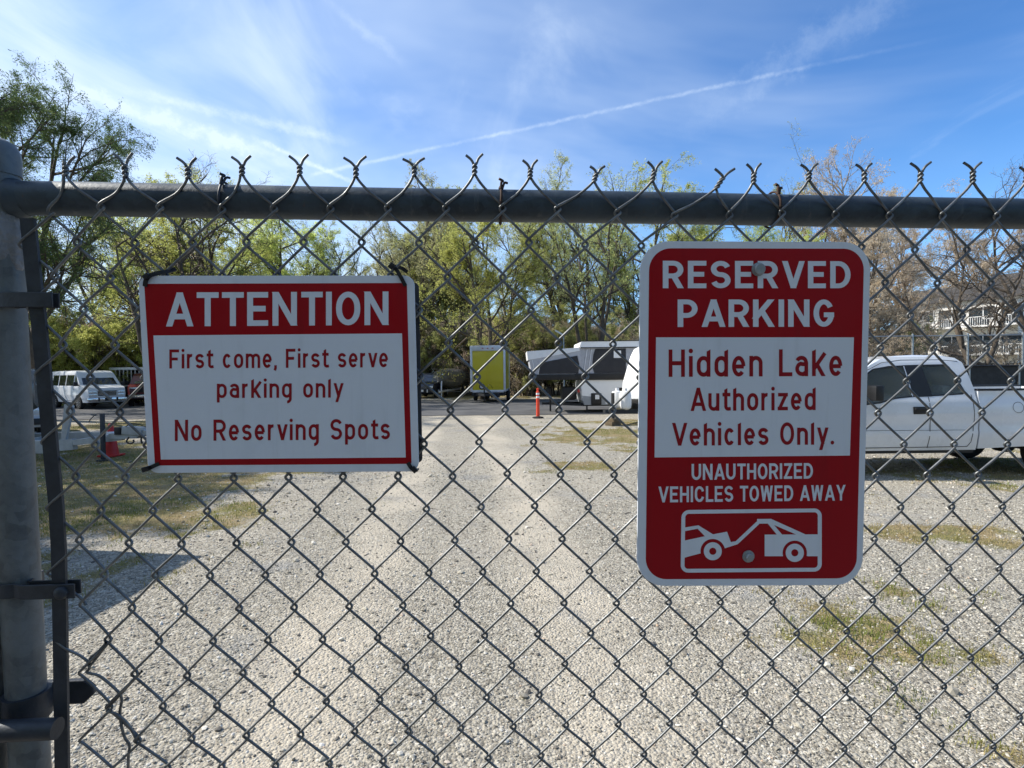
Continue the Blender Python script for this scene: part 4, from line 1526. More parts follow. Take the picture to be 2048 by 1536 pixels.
def scatter_grass(n=90000):
    rng = np.random.default_rng(5)
    y = 1.4 + 22 * rng.random(n * 5) ** 1.25
    x = (rng.random(n * 5) * 2 - 1) * (0.98 * y + 0.6)
    ga_ = grass_amount(x, y) * (0.35 + 0.65 * (fbm(x * 7, y * 7, 31) > 0.5))
    keep = rng.random(len(x)) < ga_
    x, y = x[keep][:n], y[keep][:n]
    n = len(x)
    fresh = fbm(x * 1.4, y * 1.4, 44)
    ln = (0.016 + 0.030 * rng.random(n) ** 1.6) * (0.7 + 0.9 * fresh)
    wd = 0.0016 + 0.0012 * rng.random(n) + 0.00016 * y
    a = rng.random(n) * 2 * math.pi
    lean = 0.3 + 0.9 * rng.random(n)
    base = np.stack([x, y, ground_z(x, y) - 0.002], 1)
    d = np.stack([np.cos(a), np.sin(a), np.zeros(n)], 1)
    sd = np.stack([-np.sin(a), np.cos(a), np.zeros(n)], 1) * wd[:, None]
    up = np.array([0, 0, 1.0])
    mid = base + (d * (lean * 0.25)[:, None] + up * 0.6) * ln[:, None]
    tip = base + (d * (lean * 0.9)[:, None] + up * (1.0 - 0.35 * lean)[:, None]) * ln[:, None]
    V = np.stack([base - sd, base + sd, mid + sd * 0.7, mid - sd * 0.7, tip], 1).reshape(-1, 3)
    k = np.arange(n)[:, None] * 5
    Q = np.concatenate([k, k + 1, k + 2, k + 3], 1)
    T = np.concatenate([k + 3, k + 2, k + 4], 1)
    m = leafmat('grass_blades', (0.10, 0.13, 0.03), (0.20, 0.22, 0.07), 0.3)
    q = NG(m.node_tree)
    at = q.n('ShaderNodeAttribute', attribute_name='tint').outputs['Fac']
    col = q.ramp(at, [(0.0, (0.40, 0.32, 0.17)), (0.45, (0.34, 0.29, 0.12)), (0.65, (0.24, 0.245, 0.07)), (1.0, (0.16, 0.20, 0.05))])
    for nd in m.node_tree.nodes:
        if nd.type in ('BSDF_DIFFUSE', 'BSDF_TRANSLUCENT'):
            m.node_tree.links.new(col, nd.inputs[0])
    me = np_mesh('grass', V, [Q, T], m)
    t = me.attributes.new('tint', 'FLOAT', 'POINT')
    tv = np.clip((fresh - 0.5) * 2.2 + 0.42 + rng.normal(0, 0.16, n), 0, 1)
    t.data.foreach_set('value', np.repeat(tv, 5).astype(np.float32))
    return tag(link(bpy.data.objects.new('grass', me)), 'short straw-coloured grass and green weeds growing in the gravel', 'grass', kind='stuff')


scatter_grass()


# ------------------------------------------------------------------ trees
def nrm(a):
    return a / (np.linalg.norm(a, axis=-1, keepdims=True) + 1e-12)


def grow(rng, P0, D0, L, k, wander, grav):
    P, D = [P0], nrm(D0)
    for i in range(k):
        D = nrm(D + rng.normal(0, wander, D.shape) + np.array([0, 0, 1.0]) * grav)
        P.append(P[-1] + D * (L / k)[:, None])
    return np.stack(P, 1)


def sprout(rng, P, L, R, per, t0, t1, ang, angs, ratio, ratios):
    n, k1, _ = P.shape
    pi = np.repeat(np.arange(n), per)
    t = t0 + (t1 - t0) * (np.tile((np.arange(per) + 0.5) / per, n) + rng.normal(0, 0.5 / per, n * per))
    t = np.clip(t, t0, 0.99)
    f = t * (k1 - 1)
    i0 = np.minimum(f.astype(int), k1 - 2)
    fr = (f - i0)[:, None]
    a, b = P[pi, i0], P[pi, i0 + 1]
    d = nrm(b - a)
    ref = nrm(rng.normal(0, 1, d.shape))
    pr = nrm(np.cross(d, ref))
    an = np.radians(rng.normal(ang, angs, len(t)))[:, None]
    D = d * np.cos(an) + pr * np.sin(an)
    ln = L[pi] * ratio * np.clip(rng.normal(1, ratios, len(t)), 0.4, 1.7) * (1.12 - 0.5 * t)
    rd = R[pi] * (1 - 0.62 * t) * 0.62
    return a + (b - a) * fr, D, ln, rd


def tubes(P, R, n, taper=0.35):
    m_, k1, _ = P.shape
    T = nrm(np.gradient(P, axis=1))
    ref = nrm(np.random.default_rng(1).normal(0, 1, (m_, 1, 3))) + np.zeros_like(T)
    A = nrm(np.cross(T, ref))
    B = np.cross(T, A)
    th = np.arange(n) * 2 * math.pi / n
    rr = R[:, None] * np.linspace(1, taper, k1)[None]
    V = P[:, :, None] + rr[:, :, None, None] * (np.cos(th)[None, None, :, None] * A[:, :, None] + np.sin(th)[None, None, :, None] * B[:, :, None])
    b = (np.arange(m_) * k1 * n)[:, None, None]
    i = (np.arange(k1 - 1) * n)[None, :, None]
    q = np.arange(n)[None, None]
    q2 = (q + 1) % n
    F_ = np.stack([b + i + q, b + i + q2, b + i + n + q2, b + i + n + q], -1).reshape(-1, 4)
    return V.reshape(-1, 3), F_


def tree_mesh(name, seed, height, trunk=0.45, stems=1, spread=0.0, limbs=9, sub=(6, 5, 4), ang=(48, 44, 42), limb_len=0.5, grav=(0.05, 0.05, 0.02, -0.03),
              leaf=14, lsize=0.11, lasp=0.42, t0=0.28, wander=0.10, bark='bark', leafm='leaf_olive', twig_r=0.0058, limb_ratio=(0.5, 0.5, 0.55), lspread=0.06, droop=0.3):
    rng = np.random.default_rng(seed)
    r0 = trunk / 2
    a = rng.random(stems) * 6.28
    P0 = np.stack([np.cos(a) * 0.25 * (stems > 1), np.sin(a) * 0.25 * (stems > 1), np.full(stems, -0.15)], 1)
    D0 = np.stack([np.cos(a) * spread, np.sin(a) * spread, np.ones(stems)], 1)
    L = height * np.clip(rng.normal(0.86, 0.08, stems), 0.6, 1.0)
    L[0] = height * 0.92
    R = np.full(stems, r0) * np.clip(rng.normal(1, 0.15, stems), .6, 1.2)
    T0 = grow(rng, P0, D0, L, 12, wander * 0.55, grav[0])
    W = [tubes(T0, R, 9, 0.14)]
    p, d, ln, rd = sprout(rng, T0, L, R, limbs, t0, 0.97, ang[0], 12, limb_len, 0.22)
    L1 = grow(rng, p, d, ln, 7, wander, grav[1])
    W.append(tubes(L1, rd, 6, 0.25))
    p, d, ln2, rd2 = sprout(rng, L1, ln, rd, sub[0], 0.18, 0.98, ang[1], 14, limb_ratio[0], 0.25)
    L2 = grow(rng, p, d, ln2, 5, wander * 1.2, grav[2])
    W.append(tubes(L2, np.maximum(rd2, twig_r * 1.4), 4, 0.3))
    p, d, ln3, rd3 = sprout(rng, L2, ln2, rd2, sub[1], 0.15, 0.98, ang[2], 16, limb_ratio[1], 0.3)
    L3 = grow(rng, p, d, ln3, 4, wander * 1.3, grav[3])
    C = [tubes(L3, np.maximum(np.minimum(rd3, 0.02), twig_r), 3, 0.45)]
    p, d, ln4, rd4 = sprout(rng, L3, ln3, rd3, sub[2], 0.12, 0.98, 44, 16, limb_ratio[2], 0.3)
    L4 = grow(rng, p, d, ln4, 3, wander * 1.4, grav[3])
    C.append(tubes(L4, np.full(len(L4), twig_r * 0.75), 3, 0.5))

    def cat(parts):
        V, Fs, b = [], [], 0
        for v, f in parts:
            V.append(v)
            Fs.append(f + b)
            b += len(v)
        return np.vstack(V), np.vstack(Fs)
    Vw, Fw = cat(W)
    wood = np_mesh(name + '_trunk', Vw, [Fw], M[bark], smooth=True)
    Vc, Fc = cat(C)
    mi = np.zeros(len(Fc), int)
    mats = [M[bark], M[leafm]]
    if leaf:
        src = np.concatenate([L4[:, 1:].reshape(-1, 3), L3[:, 2:].reshape(-1, 3)])
        tw = np.concatenate([nrm(np.diff(L4, axis=1)).reshape(-1, 3), nrm(np.diff(L3, axis=1))[:, 1:].reshape(-1, 3)])
        n = len(L4) * leaf
        k = rng.integers(0, len(src), n)
        # let whole twigs differ: some dense, some nearly bare
        c = src[k] + rng.normal(0, lspread, (n, 3))
        ax = nrm(tw[k] * 0.6 + rng.normal(0, 0.55, (n, 3)) + np.array([0, 0, -droop]))
        sd = nrm(np.cross(ax, rng.normal(0, 1, (n, 3))))
        l = (lsize * np.clip(rng.normal(1, 0.3, n), 0.4, 1.8))[:, None]
        w_ = l * lasp * 0.5
        V = np.stack([c, c + ax * l * 0.5 + sd * w_, c + ax * l, c + ax * l * 0.5 - sd * w_], 1).reshape(-1, 3)
        Q = np.arange(n * 4).reshape(-1, 4) + len(Vc)
        Vc = np.vstack([Vc, V])
        Fc = np.vstack([Fc, Q])
        mi = np.concatenate([mi, np.ones(n, int)])
    crown = np_mesh(name + '_crown', Vc, [Fc], mats, mi)
    return wood, crown


TREES = {}


def tree_kind(kind, **kw):
    TREES[kind] = tree_mesh(kind, **kw)


tree_kind('near_willow', seed=21, height=11.5, trunk=0.5, stems=2, spread=0.16, limbs=11, sub=(8, 6, 6), limb_len=0.40, leaf=15, lsize=0.085, lasp=0.26, leafm='leaf_dark', grav=(0.05, 0.05, 0.0, -0.07), t0=0.3, droop=0.5, twig_r=0.006)
tree_kind('lime_tree', seed=5, height=13.5, trunk=0.5, stems=3, spread=0.22, limbs=11, sub=(8, 6, 5), limb_len=0.42, leaf=11, lsize=0.092, lasp=0.45, leafm='leaf_lime', grav=(0.06, 0.07, 0.03, -0.02), t0=0.22)
tree_kind('olive_tree', seed=8, height=16, trunk=0.5, stems=1, limbs=12, sub=(7, 6, 5), limb_len=0.44, leaf=8, lsize=0.088, lasp=0.45, leafm='leaf_olive', grav=(0.05, 0.09, 0.04, 0.0), t0=0.25)
tree_kind('grey_elm', seed=13, height=18, trunk=0.55, stems=5, spread=0.30, limbs=9, sub=(7, 6, 5), limb_len=0.30, leaf=9, lsize=0.095, lasp=0.5, leafm='leaf_grey', grav=(0.05, 0.08, 0.03, -0.01), t0=0.34)
tree_kind('open_tree', seed=31, height=14.5, trunk=0.34, stems=4, spread=0.2, limbs=7, sub=(5, 4, 4), limb_len=0.30, leaf=6, lsize=0.11, lasp=0.45, leafm='leaf_olive', grav=(0.04, 0.09, 0.03, 0.0), t0=0.42, ang=(38, 42, 42))
tree_kind('tan_tree', seed=17, height=13, trunk=0.45, stems=2, spread=0.15, limbs=11, sub=(7, 5, 5), limb_len=0.40, leaf=11, lsize=0.092, lasp=0.5, leafm='leaf_tan', bark='bark_tan', grav=(0.05, 0.05, 0.02, -0.05), t0=0.2, droop=0.6)
tree_kind('bare_poplar', seed=23, height=20, trunk=0.5, stems=1, limbs=26, sub=(6, 5, 4), limb_len=0.22, leaf=3, lsize=0.10, leafm='leaf_tan', bark='bark_pale', grav=(0.06, 0.16, 0.08, 0.03), t0=0.2, ang=(42, 36, 36), twig_r=0.010)
tree_kind('bare_tree', seed=29, height=13, trunk=0.55, stems=2, spread=0.2, limbs=8, sub=(6, 5, 5), limb_len=0.46, leaf=1, lsize=0.09, leafm='leaf_tan', grav=(0.03, 0.03, 0.02, 0.02), t0=0.25, wander=0.17, twig_r=0.009)
tree_kind('tall_shrub', seed=37, height=6.2, trunk=0.12, stems=9, spread=0.38, limbs=7, sub=(5, 4, 4), limb_len=0.34, leaf=13, lsize=0.085, lasp=0.4, leafm='leaf_olive', grav=(0.04, 0.08, 0.02, -0.03), t0=0.12, wander=0.15)
tree_kind('thicket', seed=41, height=5.4, trunk=0.13, stems=11, spread=0.45, limbs=7, sub=(5, 4, 4), limb_len=0.36, leaf=5, lsize=0.09, lasp=0.4, leafm='leaf_tan', grav=(0.03, 0.05, 0.0, -0.02), t0=0.1, wander=0.2, twig_r=0.010)
tree_kind('lime_shrub', seed=43, height=5.6, trunk=0.11, stems=9, spread=0.4, limbs=7, sub=(5, 4, 4), limb_len=0.34, leaf=18, lsize=0.09, lasp=0.42, leafm='leaf_lime', grav=(0.04, 0.08, 0.02, -0.03), t0=0.1, wander=0.14)

TREE_N = [0]


def plant(kind, x, y, scale, rz, name, label, cat, group=None, lean=(0, 0), sz=1.0):
    r = empty(name, (x, y, 0))
    r.rotation_euler = (lean[0], lean[1], rz)
    r.scale = (scale, scale, scale * sz)
    tag(r, label, cat, group)
    wood, crown = TREES[kind]
    for nm, me_ in (('trunk' if cat == 'tree' else 'stem', wood), ('crown' if cat == 'tree' else 'foliage', crown)):
        link(bpy.data.objects.new(nm, me_), r)
    return r


def col_x(px, Y):
    return (px - 1024) / 1100 * Y


G_BACK = 'trees beyond the asphalt lane'
plant('near_willow', col_x(92, 22), 22, 1.0, 0.4, 'willow_tree', 'dark green fine-leaved tree nearest the gate post, above the white van', 'tree')
plant('near_willow', -17.5, 12.6, 1.0, 2.4, 'willow_tree', 'dark green fine-leaved tree left of the enclosed trailer, shading the turf', 'tree')
plant('near_willow', -14.6, 9.6, 0.78, 4.4, 'willow_tree', 'smaller dark green tree left of the enclosed trailer, shading the turf', 'tree')
plant('near_willow', -20.5, 10.4, 1.05, 5.6, 'willow_tree', 'broad dark green tree farthest left, behind the enclosed trailer', 'tree')
plant('bare_poplar', col_x(-8, 27), 27, 0.80, 2.0, 'dark_tree', 'dark sparse tree cut by the left edge, above the domed post cap', 'tree')
spec = [
    ('lime_tree', 425, 31, 0.86, 0.3, 'lime_tree', 'yellow-green tree rising behind the top left of the ATTENTION sign'),
    ('lime_tree', 545, 37, 0.88, 2.2, 'lime_tree', 'yellow-green tree behind the middle of the ATTENTION sign, left of a thinner one'),
    ('bare_tree', 335, 27, 0.80, 1.2, 'bare_tree', 'leafless dark tree between the fine-leaved tree and the ATTENTION sign'),
    ('olive_tree', 668, 39, 0.74, 0.8, 'olive_tree', 'thin olive tree behind the top right of the ATTENTION sign'),
    ('grey_elm', 800, 46, 0.92, 0.5, 'elm_tree', 'tall grey-green tree just right of the ATTENTION sign, with dark forking stems'),
    ('lime_tree', 965, 35, 0.84, 1.5, 'lime_tree', 'bright lime tree behind the yellow cargo trailer'),
    ('grey_elm', 900, 49, 0.90, 2.6, 'elm_tree', 'pale hazy tree whose top shows left of the rusty tie wire'),
    ('grey_elm', 1165, 47, 0.97, 3.4, 'elm_tree', 'broad tall grey-green tree whose round top clears the rail above the pop-up camper'),
    ('open_tree', 1180, 37, 0.92, 0.9, 'open_tree', 'thin tree of several dark bare stems above the pop-up camper'),
    ('lime_tree', 1318, 45, 1.22, 4.0, 'lime_tree', 'tall fresh green tree whose top clears the rail left of the RESERVED sign'),
    ('olive_tree', 1405, 50, 0.92, 5.1, 'olive_tree', 'olive tree behind the top of the RESERVED sign'),
    ('olive_tree', 1560, 52, 1.12, 1.9, 'olive_tree', 'olive tree whose top shows by the right-hand rusty tie wire'),
    ('tan_tree', 1640, 49, 1.32, 0.2, 'tan_tree', 'slim tan tree whose tip clears the rail right of the RESERVED sign'),
    ('bare_poplar', 1742, 46, 1.03, 0.0, 'poplar_tree', 'pale bare poplar, the tallest tree right of the RESERVED sign'),
    ('tan_tree', 1745, 38, 1.0, 2.9, 'tan_tree', 'tan dry-leaved tree behind the cab of the white pickup'),
    ('tan_tree', 1820, 43, 0.92, 4.4, 'tan_tree', 'tan dry-leaved tree left of the cream apartment building'),
    ('bare_poplar', 1825, 54, 0.93, 1.0, 'poplar_tree', 'bare poplar between the tallest poplar and the apartment building'),
    ('tan_tree', 1925, 84, 1.95, 5.4, 'tan_tree', 'brown round-topped tree whose crown clears the rail near the right edge'),
    ('bare_tree', 1952, 33, 0.72, 3.3, 'bare_tree', 'dark crooked leafless tree in front of the cream apartment building'),
    ('bare_tree', 2085, 36, 0.98, 0.6, 'bare_tree', 'leafless dark tree at the right edge in front of the apartment building'),
    ('bare_tree', 2015, 84, 1.95, 4.8, 'bare_tree', 'bare brown tree behind the roof of the apartment building'),
]
for kind, px, Y, sc, rz, nm, lab in spec:
    plant(kind, col_x(px, Y), Y, sc, rz, nm, lab, 'tree', G_BACK)
# trees of the same row that stand hidden behind the signs or past the left edge, and a further row behind
rt = random.Random(8)
for i in range(9):        # unseen trees added behind the viewer to dim skylight on the signs
    plant('lime_tree' if i % 2 else 'olive_tree', -26 + i * 6.4, -12.5 - (i % 3) * 1.2, 1.0, i * 1.3, 'unseen_shade_tree', 'unseen tree added behind the viewer to darken the front of the gate', 'tree', 'unseen trees added to block skylight')
for i in range(15):  # unseen shrubs, added below those trees to keep light off the gate front
    plant('tall_shrub', -24 + i * 3.3, -10.5, 0.85, i * 2.1, 'unseen_shade_shrub', 'unseen shrub added behind the viewer to darken the front of the gate', 'shrub', 'unseen shrubs added to block skylight')
for i, (kind, X, Y, sc) in enumerate((('olive_tree', -33, 31, 0.9), ('grey_elm', -40, 38, 0.8), ('lime_tree', -27, 40, 0.95), ('lime_tree', -22.5, 45, 0.95), ('grey_elm', -14.5, 52, 0.8), ('lime_tree', -6.5, 50, 0.9), ('grey_elm', -31, 52, 0.75),
                                      ('lime_tree', 19, 42, 0.85), ('olive_tree', 14, 57, 0.8), ('tan_tree', 26, 58, 1.0), 
                                      ('grey_elm', -19, 62, 0.75),  ('olive_tree', -4, 66, 0.85))):
    plant(kind, X, Y, sc, rt.random() * 6, 'background_tree', 'tree of the back row, half hidden behind nearer crowns', 'tree', 'half hidden trees of the back row')
shr = [('lime_shrub', -31, 33, 1.05), ('lime_shrub', -28.8, 33.8, 1.1), ('lime_shrub', -26.6, 34.6, 1.05), ('lime_shrub', -24.6, 36.6, 1.0), ('thicket', -26, 37, 1.1), ('thicket', -29.5, 37, 1.1), ('lime_shrub', -33.5, 35, 1.1), ('lime_shrub', -22.8, 38.4, 1.1), ('tall_shrub', -24, 38.5, 0.95), ('lime_shrub', -21.2, 39, 1.05), ('thicket', -33.5, 38, 1.1), ('tall_shrub', -17.8, 40, 1.0),
       ('thicket', -14.5, 42, 1.0), ('tall_shrub', -11.5, 43, 1.0), ('tall_shrub', -8.4, 45, 1.1), ('thicket', -6.6, 45.5, 1.1), ('tall_shrub', -4.4, 46.5, 1.15), ('thicket', -2.4, 44.5, 1.2),
       ('tall_shrub', -0.4, 41.5, 1.05), ('thicket', 1.4, 39.5, 1.1), ('tall_shrub', 3.2, 40, 1.08), ('thicket', 4.6, 41.5, 1.05), ('tall_shrub', 6.4, 39.2, 0.95), ('thicket', 8.4, 40.5, 1.0),
       ('tall_shrub', 10.5, 40.5, 0.95), ('thicket', 13.5, 40, 1.0), ('tall_shrub', 17, 41, 0.9), ('thicket', 21, 39, 0.9), ('thicket', 24.5, 35.5, 0.75), ('tall_shrub', 28, 40, 0.8),
       ('thicket', 31.5, 38, 0.7), ('thicket', -37.5, 35, 1.0), ('thicket', -9.7, 47, 1.25), ('thicket', 2.5, 46, 1.25), ('thicket', 7.5, 47, 1.25), ('thicket', -1.0, 48, 1.3), ('thicket', 36, 40, 0.7),
       ('thicket', 0.4, 43, 1.15), ('thicket', -4.6, 49, 1.3), ('tall_shrub', 1.6, 48, 1.2)]
for i, (kind, X, Y, sc) in enumerate(shr):
    lab = {'lime_shrub': 'tall yellow-green shrub of the hedge behind the white van', 'tall_shrub': 'tall olive shrub in the thicket under the trees',
           'thicket': 'tangled brown brush in the thicket under the trees'}[kind]
    plant(kind, X, Y, sc, rt.random() * 6, kind, lab, 'shrub', {'lime_shrub': 'shrubs of the hedge behind the van', 'tall_shrub': 'olive shrubs under the trees', 'thicket': 'brown brush under the trees'}[kind])


# ------------------------------------------------------------------ vehicles
def shell(name, outline, holes, Wf, zc, xc, mats, parent, hole_mi=1, angle=32, ymirror=True):
    """a body from its side outline (x, z): full width, bulged by Wf(x, z), with window openings through it"""
    loops = [outline] + holes
    flatp = [p for lp in loops for p in lp]
    tri = tessellate_polygon([[Vector((p[0], p[1], 0)) for p in lp] for lp in loops])
    bm = bmesh.new()
    A = [bm.verts.new((p[0], -1, p[1])) for p in flatp]
    B = [bm.verts.new((p[0], 1, p[1])) for p in flatp]
    for t in tri:
        bm.faces.new([A[i] for i in t])
        bm.faces.new([B[i] for i in t[::-1]])
    o_ = 0
    for li, lp in enumerate(loops):
        n = len(lp)
        for i in range(n):
            f = bm.faces.new([A[o_ + i], A[o_ + (i + 1) % n], B[o_ + (i + 1) % n], B[o_ + i]])
            f.material_index = hole_mi if li else 0
        o_ += n
    bmesh.ops.recalc_face_normals(bm, faces=bm.faces)
    for z in zc:
        bmesh.ops.bisect_plane(bm, geom=bm.verts[:] + bm.edges[:] + bm.faces[:], plane_co=(0, 0, z), plane_no=(0, 0, 1), dist=1e-5)
    for x in xc:
        bmesh.ops.bisect_plane(bm, geom=bm.verts[:] + bm.edges[:] + bm.faces[:], plane_co=(x, 0, 0), plane_no=(1, 0, 0), dist=1e-5)
    for y in (-0.7, 0.7, 0):
        bmesh.ops.bisect_plane(bm, geom=bm.verts[:] + bm.edges[:] + bm.faces[:], plane_co=(0, y, 0), plane_no=(0, 1, 0), dist=1e-5)
    for v in bm.verts:
        v.co.y *= Wf(v.co.x, v.co.z)
    me = bpy.data.meshes.new(name)
    bm.to_mesh(me)
    bm.free()
    for m_ in mats:
        me.materials.append(m_)
    me.polygons.foreach_set('use_smooth', [True] * len(me.polygons))
    me.set_sharp_from_angle(angle=R_(angle))
    return link(bpy.data.objects.new(name, me), parent)


def interp(t, xs_, ys_):
    return float(np.interp(t, xs_, ys_))


def with_arches(bottom, arches):
    """bottom edge from rear to front, with half-round wheel openings"""
    pts = [bottom[0]]
    for cx, cz, r in sorted(arches):
        zb = bottom[0][1]
        a = math.asin(max(-1, min(1, (zb - cz) / r)))
        pts += [(cx - r * math.cos(t), cz + r * math.sin(t)) for t in np.linspace(a, math.pi - a, 15)]
    pts.append(bottom[-1])
    return pts


def side_panel(mb, poly, Wf, off, side, mi=0, sub=3):
    """thin panel lying on the body side (glass, trim), following its bulge"""
    tri = tessellate_polygon([[Vector((p[0], p[1], 0)) for p in poly]])
    bm = bmesh.new()
    vs = [bm.verts.new((p[0], 0, p[1])) for p in poly]
    for t in tri:
        bm.faces.new([vs[i] for i in t])
    zmin, zmax = min(p[1] for p in poly), max(p[1] for p in poly)
    for z in np.linspace(zmin, zmax, sub + 2)[1:-1]:
        bmesh.ops.bisect_plane(bm, geom=bm.verts[:] + bm.edges[:] + bm.faces[:], plane_co=(0, 0, z), plane_no=(0, 0, 1), dist=1e-5)
    bm.verts.index_update()
    V = [(v.co.x, side * (Wf(v.co.x, v.co.z) + off), v.co.z) for v in bm.verts]
    Fa = [[v.index for v in f.verts] for f in bm.faces]
    bm.free()
    mb.add(V, Fa, mi)


def seam(mb, pts, Wf, side, w=0.010, off=0.0025, mi=0):
    P = []
    for a, b in zip(pts[:-1], pts[1:]):
        for t in np.linspace(0, 1, 7)[:-1]:
            P.append((a[0] + (b[0] - a[0]) * t, a[1] + (b[1] - a[1]) * t))
    P.append(pts[-1])
    for a, b in zip(P[:-1], P[1:]):
        d = np.array(b) - np.array(a)
        d /= np.linalg.norm(d)
        n = np.array([-d[1], d[0]]) * w / 2
        q = [np.array(a) - n, np.array(b) - n, np.array(b) + n, np.array(a) + n]
        mb.add([(p[0], side * (Wf(p[0], p[1]) + off), p[1]) for p in q], [(0, 1, 2, 3)], mi)


def wheel(parent, x, y, r, w, name='wheel', spokes=6, rim='rim'):
    """tyre and rim; y is the outer face side"""
    sgn = 1 if y > 0 else -1
    mb = MB()
    prof = [(r * 0.62, -w / 2), (r * 0.90, -w / 2), (r * 0.985, -w * 0.36), (r, -w * 0.2), (r, w * 0.2), (r * 0.985, w * 0.36), (r * 0.90, w / 2), (r * 0.62, w / 2), (r * 0.62, -w / 2)]
    mb.lathe(prof, 32, 'y')
    t = mb.build(name, M['rubber'], parent, 40)
    t.location = (x, y - sgn * w / 2, r)
    mb = MB()
    e = sgn * w / 2
    mb.lathe([(r * 0.64, e * 0.96), (r * 0.60, e * 0.98), (r * 0.58, e * 0.7), (r * 0.30, e * 0.55), (r * 0.2, e * 0.8), (r * 0.0001, e * 0.85)], 28, 'y')
    for k in range(spokes):
        a = k * 2 * math.pi / spokes
        mb.bar((r * .15 * math.cos(a), e * 0.80, r * .15 * math.sin(a)), (r * .59 * math.cos(a), e * 0.86, r * .59 * math.sin(a)), r * 0.14, r * 0.10)
    o = mb.build('rim', M[rim], t, 35)
    return t


def quad_panel(mb, c, off, mi=0):
    """panel through four 3-D corners, pushed out along its normal, with a little thickness"""
    c = [np.array(p, float) for p in c]
    n = np.cross(c[1] - c[0], c[3] - c[0])
    n /= np.linalg.norm(n)
    o = [p + n * off for p in c]
    i = [p - n * 0.004 for p in c]
    mb.add(o + i, [(0, 1, 2, 3), (7, 6, 5, 4), (0, 4, 5, 1), (1, 5, 6, 2), (2, 6, 7, 3), (3, 7, 4, 0)], mi)


